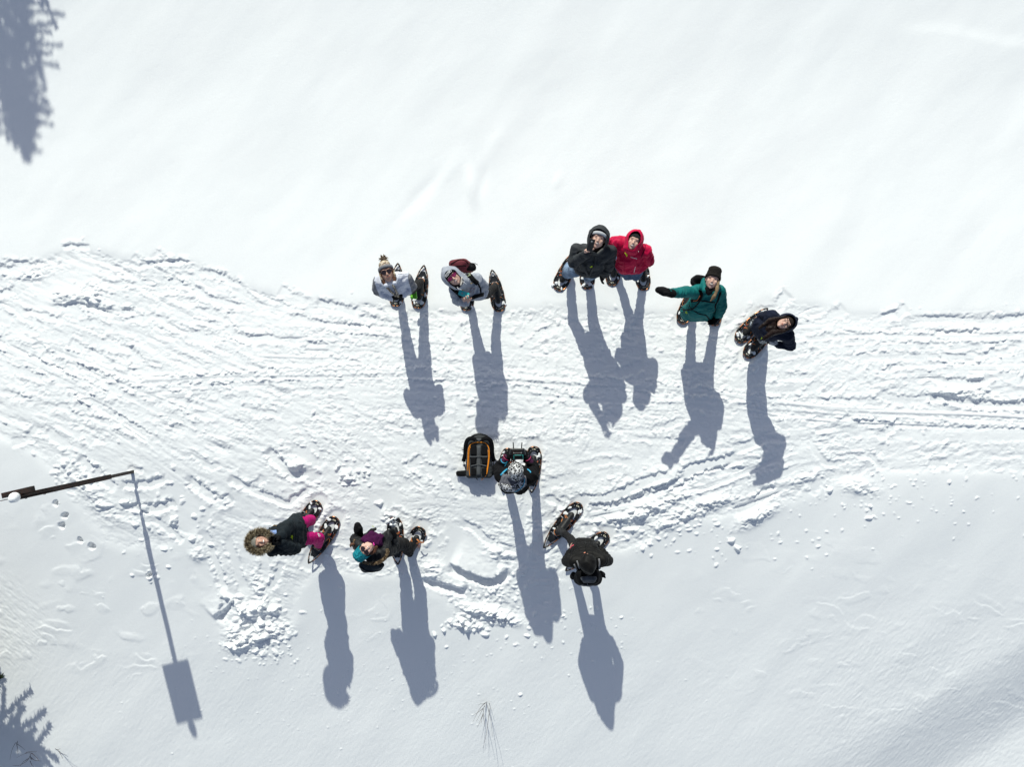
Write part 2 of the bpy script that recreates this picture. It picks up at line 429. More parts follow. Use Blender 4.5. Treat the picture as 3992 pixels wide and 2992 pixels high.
# piles and mounds
for K, a, b, rx, ry, h, an in [
    (KB, 450, 915, .17, .10, .060, 10), (KB, 560, 870, .26, .14, .060, 12), (KB, 680, 830, .16, .13, .035, 0), (KB, 430, 850, .12, .1, .04, 0), (KB, 560, 740, .3, .16, .03, 0),
    (KL, 1480, 900, .28, .085, .070, -12), (KL, 1610, 960, .20, .07, .055, -8), (KL, 1350, 870, .16, .09, .035, -15), (KL, 1080, 600, .14, .12, .04, 0),
    (KL, 1550, 480, .20, .13, .030, -20), (KA, 420, 480, .20, .09, .022, 10), (KA, 600, 470, .16, .1, .020, -30),
    (KM, 2060, 1340, .45, .10, .045, 18), (KM, 1850, 1440, .40, .09, .040, 14), (KR, 250, 1300, .40, .10, .050, 18), (KR, 560, 1370, .30, .09, .045, 28),
    (KR, 1200, 1190, .25, .10, .03, -10), (KR, 860, 1130, .25, .06, .03, 15), (KR, 1800, 600, .40, .07, .035, -3), (KA, 1830, 1530, .12, .07, .045, 0),
    (KB, 240, 430, .12, .1, .03, 0), (KB, 560, 600, .1, .25, .03, 10), (KM, 90, 1190, .1, .06, .03, 0), (KR, 40, 1390, .3, .12, .04, 20),
    (KA, 200, 340, .3, .1, .02, 10), (KS, 590, 290, .25, .12, .03, -40), (KS, 480, 150, .3, .12, .025, -40),
]:
    mound(K, a, b, rx, ry, h, an, 1.0)

# smooth wind drifts of the untouched snow
un = 1 - sstep(0.1, 0.6, blur(M.astype(np.float32), .12))
wd = fnoise(0.55, 3.0, 1.2, 57, 2.2, 51)
wd2 = fnoise(0.16, 0.8, 1.4, 50, 2.0, 52)
H += (0.0050 * wd + 0.0005 * wd2 * (0.35 + un)).astype(np.float32)
KC = gcrop(1200, 400, .6329)
mound(KC, 1010, 520, .09, .30, .030, 8, 0)
mound(KC, 880, 400, .12, .34, .010, -38, 0)
mound(KC, 1150, 250, .12, .30, .008, -30, 0)
mound(KC, 1540, 480, .07, .14, .008, -25, 0)
mound(KC, 700, 560, .10, .50, -.012, -42, 0)
mound(KC, 1080, 480, .08, .25, -.010, -12, 0)

# sastrugi: thin broken scarps that face the sun
def saw(p, sharp=0.12):
    f = p - np.floor(p)
    return np.where(f < 1 - sharp, f / (1 - sharp), (1 - f) / sharp)
wig = fnoise(0.25, 1.6, 1.5, 0, 1.2, 61)
wig2 = fnoise(0.05, 0.25, 1.3, 0, 1, 62)
on = sstep(0.2, 1.2, fnoise(0.2, 1.1, 1.2, 0, 1.6, 63))
zl = poly_mask([(-900, 1900), (60, 1900), (330, 2120), (560, 2160), (800, 2250), (800, 2500), (560, 2640), (100, 2620), (-900, 2600)], .15)
zr = poly_mask([(2750, 2150), (3400, 2120), (3900, 2300), (5000, 2300), (5000, 2800), (3400, 2850), (2900, 2700), (2550, 2560)], .2)
zm = poly_mask([(1330, 2300), (1520, 2330), (1540, 2600), (1300, 2560)], .1)
ph = Y / 0.36 + 0.55 * wig + 0.05 * wig2
H += 0.006 * saw(ph) * on * (1.3 * zl + 0.7 * zr + .7 * zm) * un
rp = fnoise(0.018, 0.11, 1.2, -48, 3.2, 64)
rp2 = fnoise(0.018, 0.10, 1.2, 55, 3.0, 65)
zlc = poly_mask([(-900, 2150), (40, 2250), (200, 2450), (140, 2600), (-900, 2600)], .12)
H += un * 0.0016 * rp * zlc
H += un * (0.00015 * rp2 + 0.0005 * rp2 * sstep(3.8, 5.5, X) * sstep(-2.5, -4, Y) + 0.0003 * rp2 * sstep(-3.3, -4.6, Y))
H += un * 0.00025 * fnoise(0.016, 0.05, 0.6, 0, 1, 66)

# crumbs and clods thrown about, thickest along the edges of the tramped snow
def clod(x, y, r, h):
    el = 1 + 0.5 * math.sin(x * 71.3 + y * 37.7); r = r * .95
    s = window(x - r * 1.3, x + r * 1.3, y - r * 1.3, y + r * 1.3)
    q = (((X[s] - x) + 0.4 * (Y[s] - y) * math.sin(x * 91)) ** 2 * el + (Y[s] - y) ** 2 / el) / (r * r) * (1 + .45 * c1[s] * .5)
    H[s] = H[s] + h * np.clip(1 - q, 0, 1) ** .7
prob = np.clip(A * (0.22 + 0.5 * mod) + fringe * 0.38, 0, 1)
n = 0
while n < 1400:
    x = r2.uniform(-9.3, 9.3); y = r2.uniform(-5.5, 3.2)
    if r2.random() > prob[int((y - GY0) / DX), int((x - GX0) / DX)]: continue
    r = min(0.0055 / (r2.random() + 0.12), .034) * r2.uniform(.8, 1.3)
    clod(x, y, max(r, .014), r * r2.uniform(.3, .6)); n += 1
def scatter(K, a, b, sa, sb, n, rmin, rmax):
    for _ in range(n):
        p = K(r2.gauss(a, sa), r2.gauss(b, sb)); r = r2.uniform(rmin, rmax)
        clod(p.x, p.y, r, r * r2.uniform(.35, .75))
scatter(KB, 560, 780, 85, 80, 95, .02, .060)
scatter(KB, 600, 950, 90, 40, 80, .014, .026)
scatter(KA, 520, 480, 95, 45, 80, .016, .036)
scatter(KL, 1500, 760, 130, 60, 90, .016, .032)
scatter(KL, 1350, 980, 80, 35, 70, .02, .045)
scatter(KR, 560, 1480, 300, 100, 40, .012, .030)
scatter(KR, 1250, 1250, 60, 80, 26, .012, .028)
scatter(KR, 1400, 1250, 500, 130, 90, .012, .025)
scatter(KL, 1900, 1000, 400, 150, 60, .012, .028)
scatter(KM, 2000, 1550, 220, 70, 70, .014, .035)
scatter(KM, 100, 1180, 60, 40, 50, .02, .04)
scatter(KS, 1000, 350, 120, 160, 24, .02, .05)
scatter(KS, 400, 80, 90, 60, 35, .02, .045)
scatter(KS, 880, 680, 35, 35, 10, .018, .04)
scatter(KB, 1200, 1100, 700, 250, 160, .010, .016)
for a, b, r in [(1015, 1205, .05), (445, 1565, .05), (410, 1515, .05), (1255, 1375, .04), (1750, 1155, .03)]:
    p = KR(a, b); clod(p.x, p.y, r, r * .9)
for a, b, r in [(705, 115, .045), (1095, 1055, .035), (1160, 1030, .035), (1760, 1070, .035), (1180, 1150, .025), (1295, 965, .07), (1340, 1010, .06), (1460, 1060, .05)]:
    p = KL(a, b); clod(p.x, p.y, r, r * .8)
for a, b, r in [(1205, 160, .04), (1975, 1190, .03), (1512, 870, .03), (1562, 843, .03), (1900, 880, .03), (650, 730, .09), (600, 700, .07), (540, 760, .07), (480, 720, .08)]:
    p = KB(a, b); clod(p.x, p.y, r, r * .7)
for a, b, r in [(826, 300, .07), (770, 395, .04), (970, 640, .03), (1110, 480, .05), (720, 270, .06), (1000, 375, .07)]:
    p = KS(a, b); clod(p.x, p.y, r, r * .8)
# pole holes
for a, b in [(328, 275), (375, 345), (357, 400), (462, 482), (530, 523), (858, 690)]:
    p = KS(a, b)
    s = window(p.x - .2, p.x + .2, p.y - .2, p.y + .2)
    q = np.sqrt(((X[s] - p.x) / .045) ** 2 + ((Y[s] - p.y) / .038) ** 2) + bn[s] * .25
    H[s] -= 0.085 * (1 - sstep(.75, 1.15, q))

# where each snowshoe lies: toe (u,v), tail (u,v), extra height of toe / tail, sinks in snow
SHOES = [
    dict(k='p1a', toe=(1543, 1195), tail=(1551, 1027)),
    dict(k='p1b', toe=(1627, 1203), tail=(1653, 1035)),
    dict(k='p2a', toe=(1818, 1212), tail=(1822, 1046)),
    dict(k='p2b', toe=(1950, 1215), tail=(1918, 1053)),
    dict(k='p3a', toe=(2172, 1132), tail=(2248, 975)),
    dict(k='p3b', toe=(2290, 1128), tail=(2288, 958)),
    dict(k='p4a', toe=(2385, 1114), tail=(2404, 948)),
    dict(k='p4b', toe=(2512, 1132), tail=(2490, 965)),
    dict(k='p5a', toe=(2654, 1262), tail=(2716, 1105)),
    dict(k='p5b', toe=(2786, 1271), tail=(2782, 1103)),
    dict(k='p6a', toe=(2873, 1331), tail=(2992, 1203)),
    dict(k='p6b', toe=(2905, 1391), tail=(3020, 1268)),
    dict(k='p7a', toe=(1984, 1749), tail=(1960, 1914)),
    dict(k='p7b', toe=(2083, 1742), tail=(2072, 1922)),
    dict(k='p8a', toe=(1244, 1958), tail=(1139, 2096)),
    dict(k='p8b', toe=(1311, 2019), tail=(1203, 2197), dz=.05),
    dict(k='p9a', toe=(1537, 2018), tail=(1551, 2202), snowy=1),
    dict(k='p9b', toe=(1643, 2057), tail=(1578, 2200), dz=-.20, zt=.05),
    dict(k='p10a', toe=(2262, 1965), tail=(2120, 2137), snowy=0),
    dict(k='p10b', toe=(2368, 2083), tail=(2206, 2226), snowy=0),
]
BASEH = blur(H, 0.16)
for s_ in SHOES:
    a = Wg(*s_['toe']); b = Wg(*s_['tail'])
    s = window(min(a.x, b.x) - .4, max(a.x, b.x) + .4, min(a.y, b.y) - .4, max(a.y, b.y) + .4)
    dd, sg, tt = dist_line([a, b], X[s], Y[s])
    mm_ = float(M[int((a.y - GY0) / DX), int((a.x - GX0) / DX)]); mb_ = float(M[int((b.y - GY0) / DX), int((b.x - GX0) / DX)])
    k = (1 - sstep(.085, .15 + .10 * (1 - M[s]), dd))
    H[s] = H[s] * (1 - k) + (BASEH[s] - 0.012 * M[s] - .002) * k
    H[s] += 0.006 * np.exp(-((dd - .17) / .035) ** 2) * np.clip(.5 + bn[s], 0, 2) * M[s]
    if s_.get('snowy'):
        k2 = np.exp(-(((X[s] - a.x + .05) / .09) ** 2 + ((Y[s] - a.y + .03) / .10) ** 2))
        H[s] += .060 * k2 * np.clip(.75 + .5 * c1[s] + .4 * bn[s], 0, 2)
    s_['z'] = float(BASEH[int((a.y * .5 + b.y * .5 - GY0) / DX), int((a.x * .5 + b.x * .5 - GX0) / DX)]) - 0.012 + bz((a.x + b.x) / 2, (a.y + b.y) / 2)

def snow_z(x, y):
    i = min(max(int((x - GX0) / DX), 0), nx - 1); j = min(max(int((y - GY0) / DX), 0), ny - 1)
    f = 1.0 if (abs(x) < 9.2 and abs(y) < 7.0) else 0.0
    return bz(x, y) + f * float(H[j, i])

STEP = 0.0105
def axis_pts(half, limit):
    n = int(half / STEP); c = [i * half / n for i in range(n + 1)]
    st = STEP
    while c[-1] < limit:
        st *= 1.024 if st < 0.10 else 1.14
        c.append(c[-1] + st)
    c = np.array(c)
    return np.concatenate([-c[:0:-1], c])

ax = axis_pts(7.75, 420); ay = axis_pts(5.85, 420)
MX, MY = np.meshgrid(ax, ay)
fx = np.clip((MX - GX0) / DX, 0, nx - 1.001); fy = np.clip((MY - GY0) / DX, 0, ny - 1.001)
ix = fx.astype(int); iy = fy.astype(int); tx = fx - ix; ty = fy - iy
Hs = (H[iy, ix] * (1 - tx) + H[iy, ix + 1] * tx) * (1 - ty) + (H[iy + 1, ix] * (1 - tx) + H[iy + 1, ix + 1] * tx) * ty
Hs *= sstep(9.55, 8.8, np.abs(MX)) * sstep(7.35, 6.7, np.abs(MY))
MZ = base_z(MX, MY) + Hs
na, nb = len(ax), len(ay)
co = np.stack([MX, MY, MZ], -1).reshape(-1, 3).astype(np.float32)
ii = np.arange(na * nb).reshape(nb, na)
quads = np.stack([ii[:-1, :-1], ii[:-1, 1:], ii[1:, 1:], ii[1:, :-1]], -1).reshape(-1, 4).astype(np.int32)
me = bpy.data.meshes.new('snow_field')
me.vertices.add(len(co)); me.vertices.foreach_set('co', co.ravel())
me.loops.add(quads.size); me.loops.foreach_set('vertex_index', quads.ravel())
me.polygons.add(len(quads)); me.polygons.foreach_set('loop_start', np.arange(0, quads.size, 4, dtype=np.int32))
me.polygons.foreach_set('use_smooth', np.ones(len(quads), bool))
me.update(calc_edges=True)

# ------------------------------------------------------------------ materials
def new_mat(name):
    m = bpy.data.materials.new(name); m.use_nodes = True
    return m, m.node_tree, m.node_tree.nodes['Principled BSDF']

def snow_mat(name='snow', fine=1.0):
    m, nt, p = new_mat(name)
    tc = nt.nodes.new('ShaderNodeTexCoord')
    n1 = nt.nodes.new('ShaderNodeTexNoise'); n1.inputs['Scale'].default_value = 120; n1.inputs['Detail'].default_value = 3; n1.inputs['Roughness'].default_value = .7
    n2 = nt.nodes.new('ShaderNodeTexNoise'); n2.inputs['Scale'].default_value = 0.5; n2.inputs['Detail'].default_value = 2
    nt.links.new(tc.outputs['Object'], n1.inputs['Vector']); nt.links.new(tc.outputs['Object'], n2.inputs['Vector'])
    r = nt.nodes.new('ShaderNodeValToRGB')
    r.color_ramp.elements[0].color = (0.84, 0.855, 0.86, 1); r.color_ramp.elements[1].color = (0.875, 0.88, 0.882, 1)
    nt.links.new(n2.outputs[0], r.inputs[0]); nt.links.new(r.outputs[0], p.inputs['Base Color'])
    b = nt.nodes.new('ShaderNodeBump'); b.inputs['Strength'].default_value = 0.40 * fine; b.inputs['Distance'].default_value = 0.006
    nt.links.new(n1.outputs[0], b.inputs['Height']); nt.links.new(b.outputs[0], p.inputs['Normal'])
    p.inputs['Roughness'].default_value = 0.75
    p.inputs['Specular IOR Level'].default_value = 0.25
    return m
SNOW = snow_mat()
ground = bpy.data.objects.new('snow_ground', me)
me.materials.append(SNOW)
COL.objects.link(ground)
ground['kind'] = 'structure'

# ------------------------------------------------------------------ helpers: materials
def fabric(name, col, rough=0.85, bump=0.25, scale=220, vary=0.12, big=0.0, spec=0.14, sheen=0.0):
    m, nt, p = new_mat(name)
    tc = nt.nodes.new('ShaderNodeTexCoord')
    n = nt.nodes.new('ShaderNodeTexNoise'); n.inputs['Scale'].default_value = 9; n.inputs['Detail'].default_value = 4
    nt.links.new(tc.outputs['Object'], n.inputs['Vector'])
    r = nt.nodes.new('ShaderNodeValToRGB')
    r.color_ramp.elements[0].position = .3; r.color_ramp.elements[1].position = .72
    r.color_ramp.elements[0].color = tuple(c * (1 - vary) for c in col) + (1,)
    r.color_ramp.elements[1].color = tuple(min(1, c * (1 + vary)) for c in col) + (1,)
    nt.links.new(n.outputs[0], r.inputs[0]); nt.links.new(r.outputs[0], p.inputs['Base Color'])
    w = nt.nodes.new('ShaderNodeTexNoise'); w.inputs['Scale'].default_value = scale; w.inputs['Detail'].default_value = 2
    nt.links.new(tc.outputs['Object'], w.inputs['Vector'])
    b = nt.nodes.new('ShaderNodeBump'); b.inputs['Strength'].default_value = bump; b.inputs['Distance'].default_value = .003
    nt.links.new(w.outputs[0], b.inputs['Height']); nt.links.new(b.outputs[0], p.inputs['Normal'])
    p.inputs['Roughness'].default_value = rough
    p.inputs['Specular IOR Level'].default_value = spec
    if sheen: p.inputs['Sheen Weight'].default_value = sheen
    return m

def hard(name, col, rough=0.4, metal=0.0, spec=0.5, wear=None, scale=40):
    m, nt, p = new_mat(name)
    tc = nt.nodes.new('ShaderNodeTexCoord')
    n = nt.nodes.new('ShaderNodeTexNoise'); n.inputs['Scale'].default_value = scale; n.inputs['Detail'].default_value = 5
    nt.links.new(tc.outputs['Object'], n.inputs['Vector'])
    r = nt.nodes.new('ShaderNodeValToRGB')
    w = wear or tuple(c * 1.25 for c in col)
    r.color_ramp.elements[0].position = .45; r.color_ramp.elements[1].position = .68
    r.color_ramp.elements[0].color = tuple(col) + (1,); r.color_ramp.elements[1].color = tuple(min(1, c) for c in w) + (1,)
    nt.links.new(n.outputs[0], r.inputs[0]); nt.links.new(r.outputs[0], p.inputs['Base Color'])
    rr = nt.nodes.new('ShaderNodeMapRange'); rr.inputs['To Min'].default_value = rough * .8; rr.inputs['To Max'].default_value = min(1, rough * 1.3)
    nt.links.new(n.outputs[0], rr.inputs[0]); nt.links.new(rr.outputs[0], p.inputs['Roughness'])
    p.inputs['Metallic'].default_value = metal; p.inputs['Specular IOR Level'].default_value = spec
    return m

def knit(name, col, col2=None, freq=180, axis='Y', contrast=.8, mode='BANDS'):
    """ribbed wool; object coordinates of a hat have Z along the crown"""
    m, nt, p = new_mat(name)
    tc = nt.nodes.new('ShaderNodeTexCoord')
    w = nt.nodes.new('ShaderNodeTexWave'); w.wave_type = 'BANDS'; w.bands_direction = axis
    w.inputs['Scale'].default_value = freq / 6.28; w.inputs['Distortion'].default_value = 2.0; w.inputs['Detail'].default_value = 2; w.inputs['Detail Scale'].default_value = 20
    nt.links.new(tc.outputs['Object'], w.inputs['Vector'])
    r = nt.nodes.new('ShaderNodeValToRGB')
    r.color_ramp.elements[0].color = tuple(c * (1 - contrast) for c in col) + (1,)
    r.color_ramp.elements[1].color = tuple(col2 or col) + (1,)
    r.color_ramp.elements[0].position = .1; r.color_ramp.elements[1].position = .55
    nt.links.new(w.outputs[0], r.inputs[0]); nt.links.new(r.outputs[0], p.inputs['Base Color'])
    b = nt.nodes.new('ShaderNodeBump'); b.inputs['Strength'].default_value = .7; b.inputs['Distance'].default_value = .006
    nt.links.new(w.outputs[0], b.inputs['Height']); nt.links.new(b.outputs[0], p.inputs['Normal'])
    p.inputs['Roughness'].default_value = .95; p.inputs['Specular IOR Level'].default_value = .1
    return m

def speckle(name, cols, scale, rough=.9):
    """patterned cloth: cells of a few colours"""
    m, nt, p = new_mat(name)
    tc = nt.nodes.new('ShaderNodeTexCoord')
    v = nt.nodes.new('ShaderNodeTexVoronoi'); v.inputs['Scale'].default_value = scale; v.distance = 'MANHATTAN'
    nt.links.new(tc.outputs['Object'], v.inputs['Vector'])
    s = nt.nodes.new('ShaderNodeSeparateColor'); nt.links.new(v.outputs['Color'], s.inputs[0])
    r = nt.nodes.new('ShaderNodeValToRGB'); r.color_ramp.interpolation = 'CONSTANT'
    while len(r.color_ramp.elements) < len(cols): r.color_ramp.elements.new(.5)
    for i, c in enumerate(cols):
        r.color_ramp.elements[i].position = i / len(cols); r.color_ramp.elements[i].color = tuple(c) + (1,)
    nt.links.new(s.outputs[0], r.inputs[0]); nt.links.new(r.outputs[0], p.inputs['Base Color'])
    p.inputs['Roughness'].default_value = rough; p.inputs['Specular IOR Level'].default_value = .15
    return m

def jeans_mat(name='denim', worn=True):
    m = fabric(name, (.10, .19, .36), .9, .3, 300, .45)
    return m

BOOT = hard('dark_boot_leather', (.010, .010, .011), .5, 0, .3, (.02, .02, .02), 30)
BLACK = fabric('black_cloth', (.0065, .0065, .0075), .85, .2, spec=.1)
BLACKS = fabric('black_shell', (.009, .0095, .011), .6, .15, spec=.25)
RUB = hard('black_plastic', (.010, .010, .010), .32, 0, .6, (.02, .02, .02))
DECK = hard('snowshoe_deck_black', (.008, .009, .011), .33, 0, .4, (.03, .032, .035), 25)
COPPER = hard('copper_anodised_frame', (.42, .16, .065), .26, .9, .6, (.50, .22, .10), 60)
SILVER = hard('bare_steel', (.55, .56, .58), .3, .9, .6, (.7, .7, .7))
STRAP = hard('tan_rubber_strap', (.50, .17, .05), .5, 0, .4, (.62, .27, .10))
RED = hard('red_buckle', (.65, .02, .05), .4)
GREYP = hard('grey_plastic', (.22, .23, .25), .45, 0, .5, (.4, .41, .42))
BADGE = speckle('oval_badge_print', [(.62, .60, .50), (.05, .05, .05), (.5, .36, .05), (.62, .60, .50)], 90, .4)
SKIN = fabric('skin', (.52, .30, .22), .55, .06, 300, .10, spec=.4)
SKIN2 = fabric('skin_pale', (.60, .37, .29), .55, .06, 300, .10, spec=.4)
LIP = fabric('lips', (.36, .15, .12), .4, .05)
TEETH = hard('teeth', (.8, .78, .72), .3)
EYE = hard('eye_dark', (.03, .02, .015), .2)
NEON = hard('neon_yellow_plastic', (.80, .98, .03), .5, 0, .4, (.85, 1, .04))
SNOWP = snow_mat('snow_lump', .6)

# ------------------------------------------------------------------ helpers: shapes
def mesh_obj(name, mesh, mat, parent=None, origin=None, smooth=True, rot=None):
    """link a mesh (world coordinates) as one object; origin shifts its local space"""
    mats = mat if isinstance(mat, (list, tuple)) else [mat]
    mesh.name = name
    for m in mats:
        if m.name not in [x.name for x in mesh.materials if x]: mesh.materials.append(m)
    o = bpy.data.objects.new(name, mesh)
    base = parent_origin(parent)
    org = Vector(origin) if origin is not None else base
    Mx = Matrix.Translation(org) @ (rot.to_4x4() if rot is not None else Matrix.Identity(4))
    mesh.transform(Mx.inverted())
    if smooth: mesh.polygons.foreach_set('use_smooth', [True] * len(mesh.polygons))
    COL.objects.link(o)
    if parent is not None:
        o.parent = parent
        o.matrix_local = (ORG[parent.name].inverted()) @ Mx
    else:
        o.matrix_world = Mx
    ORG[o.name] = Mx
    return o
ORG = {}
def parent_origin(p):
    return ORG[p.name].to_translation() if p is not None else Vector((0, 0, 0))
def thing(name, label, cat, loc, group=None):
    o = bpy.data.objects.new(name, None)
    o.location = loc; o.empty_display_size = .1
    COL.objects.link(o)
    ORG[o.name] = Matrix.Translation(Vector(loc))
    tag(o, label, cat, group)
    return o
def tag(o, label, cat, group=None):
    o['label'] = label; o['category'] = cat
    if group: o['group'] = group
    return o

def ico(sub):
    bm = bmesh.new(); bmesh.ops.create_icosphere(bm, subdivisions=sub, radius=1)
    v = np.array([x.co[:] for x in bm.verts]); bm.free(); return v
ICO = {2: ico(2), 3: ico(3)}
def add_hull(bm, spheres):
    """convex hull of spheres / ellipsoids: (centre, r) or (centre, (rx,ry,rz), Matrix3)"""
    pts = []
    for s in spheres:
        c, r = s[0], s[1]
        base = ICO[3] if (max(r) if hasattr(r, '__len__') else r) > .045 else ICO[2]
        if hasattr(r, '__len__'):
            v = base * np.array(r)
            if len(s) > 2: v = v @ np.array(s[2]).T
        else: v = base * r
        pts.append(v + np.array(c[:]))
    pts = np.concatenate(pts)
    vs = [bm.verts.new(p) for p in pts]
    g = bmesh.ops.convex_hull(bm, input=vs)
    junk = [e for e in g['geom_interior'] + g['geom_unused'] if isinstance(e, bmesh.types.BMVert)]
    junk = [v for v in set(junk) if v.is_valid and not v.link_faces]
    for v in junk: bm.verts.remove(v)

TAB = np.random.default_rng(3).random((48, 48, 48)).astype(np.float32) * 2 - 1
def noise3(P, f, off=0.0):
    Q = P * f + off
    i = np.floor(Q).astype(int); t = Q - i; t = t * t * (3 - 2 * t)
    r = 0
    for dx in (0, 1):
        for dy in (0, 1):
            for dz in (0, 1):
                w = (t[:, 0] if dx else 1 - t[:, 0]) * (t[:, 1] if dy else 1 - t[:, 1]) * (t[:, 2] if dz else 1 - t[:, 2])
                r = r + w * TAB[(i[:, 0] + dx) % 48, (i[:, 1] + dy) % 48, (i[:, 2] + dz) % 48]
    return r

def limb_s(P, segs):
    """arc length along the nearest limb segment"""
    best = np.full(len(P), 1e9); S = np.zeros(len(P)); L = 0
    for a, b in segs:
        a = np.array(a[:]); b = np.array(b[:]); d = b - a; l = np.linalg.norm(d) + 1e-9
        t = np.clip((P - a) @ d / (l * l), -.2, 1.2)
        q = np.linalg.norm(P - (a + t[:, None] * d), axis=1)
        m = q < best; best[m] = q[m]; S[m] = L + t[m] * l; L += l + .37
    return S

def remesh(bm, voxel=.008, smooth=4, fac=.5):
    me = bpy.data.meshes.new('tmp'); bm.to_mesh(me); bm.free()
    o = bpy.data.objects.new('tmp', me); COL.objects.link(o)
    r = o.modifiers.new('r', 'REMESH'); r.mode = 'VOXEL'; r.voxel_size = voxel
    if smooth:
        s = o.modifiers.new('s', 'SMOOTH'); s.factor = fac; s.iterations = smooth
    dg = bpy.context.evaluated_depsgraph_get()
    out = bpy.data.meshes.new_from_object(o.evaluated_get(dg), depsgraph=dg)
    bpy.data.objects.remove(o); bpy.data.meshes.remove(me)
    return out

def displace(me, fn):
    n = len(me.vertices)
    co = np.empty(n * 3, np.float32); me.vertices.foreach_get('co', co); co = co.reshape(-1, 3)
    no = np.empty(n * 3, np.float32); me.vertices.foreach_get('normal', no); no = no.reshape(-1, 3)
    co = co + no * fn(co)[:, None]
    me.vertices.foreach_set('co', co.astype(np.float32).ravel()); me.update()

def blob(parts, voxel=.008, smooth=4, wr=None):
    bm = bmesh.new()
    for p in parts: add_hull(bm, p)
    me = remesh(bm, voxel, smooth)
    if wr:
        segs, amp, puff = wr
        def fn(P):
            S = limb_s(P, segs)
            Q = np.stack([S * 1.7 + P[:, 0] * .9 + .25 * noise3(P, 3.3), P[:, 1] + P[:, 0] * .5, P[:, 2] * .9 - P[:, 0] * .5], 1)
            n1 = noise3(Q, 10.5, 3.1); n2 = noise3(Q, 22.0, 9.7); n3 = noise3(P, 9, 5)
            d = amp * (.9 - 2.6 * np.abs(n1)) + amp * .45 * (.6 - 1.8 * np.abs(n2)) + amp * .9 * n3
            if puff: d = d * .45 + .013 * (np.abs(np.sin(np.pi * S / puff)) ** .6 - .6)
            return d
        displace(me, fn)
    return me

def tube(path, r, n=8, closed=False):
    """round tube along a list of points, returns a mesh"""
    bm = bmesh.new(); add_tube(bm, path, r, n, closed)
    me = bpy.data.meshes.new('tube'); bm.to_mesh(me); bm.free(); return me
def add_tube(bm, path, r, n=8, closed=False, flat=None, up=None):
    path = [Vector(p) for p in path]; N = len(path); rings = []
    prev = None
    for i, p in enumerate(path):
        a = path[(i - 1) % N] if (closed or i > 0) else p; b = path[(i + 1) % N] if (closed or i < N - 1) else p
        t = (b - a)
        t = t.normalized() if t.length > 1e-9 else Vector((0, 0, 1))
        if up is not None: ref = up
        else: ref = prev if prev is not None else (Vector((0, 0, 1)) if abs(t.z) < .9 else Vector((1, 0, 0)))
        x = (ref - t * ref.dot(t))
        x = x.normalized() if x.length > 1e-6 else t.orthogonal().normalized()
        y = t.cross(x); prev = x
        rr = r[i] if hasattr(r, '__len__') else r
        f = flat if flat is not None else 1.0
        rings.append([bm.verts.new(p + x * math.cos(q) * rr * f + y * math.sin(q) * rr) for q in [2 * math.pi * k / n for k in range(n)]])
    for i in range(N if closed else N - 1):
        A_, B_ = rings[i], rings[(i + 1) % N]
        for k in range(n):
            bm.faces.new((A_[k], A_[(k + 1) % n], B_[(k + 1) % n], B_[k]))
    if not closed:
        bm.faces.new(rings[0][::-1]); bm.faces.new(rings[-1])

def box_bm(bm, c, size, rot=None, bevel=0.0):
    g = bmesh.ops.create_cube(bm, size=1)
    vs = g['verts']
    for v in vs:
        q = Vector((v.co.x * size[0], v.co.y * size[1], v.co.z * size[2]))
        v.co = (rot @ q if rot is not None else q) + Vector(c)
    if bevel:
        es = list({e for v in vs for e in v.link_edges})
        bmesh.ops.bevel(bm, geom=es, offset=bevel, segments=2, affect='EDGES', profile=.7)
def to_mesh(bm):
    me = bpy.data.meshes.new('m'); bmesh.ops.recalc_face_normals(bm, faces=bm.faces); bm.to_mesh(me); bm.free(); return me

from mathutils.bvhtree import BVHTree
class Surf:
    """surface of one or more meshes (world coordinates) that details can be laid on"""
    def __init__(s, *meshes):
        vs, fs, o = [], [], 0
        for m in meshes:
            vs += [v.co.copy() for v in m.vertices]; fs += [[i + o for i in p.vertices] for p in m.polygons]; o = len(vs)
        s.t = BVHTree.FromPolygons(vs, fs)
    def hit(s, p, lift=.002):
        o = Vector((0, 0, CAMH)); d = (p - o).normalized()
        h, n, i, dist = s.t.ray_cast(o, d)
        if h is None:
            h, n, i, dist = s.t.find_nearest(p)
            if h is None: return p, Vector((0, 0, 1))
        if n.dot(d) > 0: n = -n
        return h + n * lift, n

def ribbon(surf, K, pts, width, lift=.004, thick=.004, step=None, z=1.3):
    """a strap lying on a surface; pts in the crop's own units, width in metres"""
    P = [K(a, b, z) for a, b in pts]; P = catmull(P, 7)
    H_ = [surf.hit(p, lift) for p in P]
    # smooth heights
    pos = [h[0] for h in H_]; nor = [h[1] for h in H_]
    for _ in range(3):
        pos = [pos[0]] + [(pos[i - 1] + pos[i] * 2 + pos[i + 1]) / 4 for i in range(1, len(pos) - 1)] + [pos[-1]]
        nor = [(nor[max(i - 1, 0)] + nor[i] + nor[min(i + 1, len(nor) - 1)]).normalized() for i in range(len(nor))]
    bm = bmesh.new(); rings = []
    for i, p in enumerate(pos):
        t = (pos[min(i + 1, len(pos) - 1)] - pos[max(i - 1, 0)]).normalized()
        n = (nor[i] - t * nor[i].dot(t)).normalized(); s = t.cross(n)
        w = width / 2
        rings.append([bm.verts.new(p + s * w), bm.verts.new(p + s * w * .8 + n * thick), bm.verts.new(p - s * w * .8 + n * thick), bm.verts.new(p - s * w), bm.verts.new(p - n * .004)])
    for A_, B_ in zip(rings, rings[1:]):
        for k in range(5): bm.faces.new((A_[k], A_[(k + 1) % 5], B_[(k + 1) % 5], B_[k]))
    bm.faces.new(rings[0][::-1]); bm.faces.new(rings[-1])
    return to_mesh(bm)

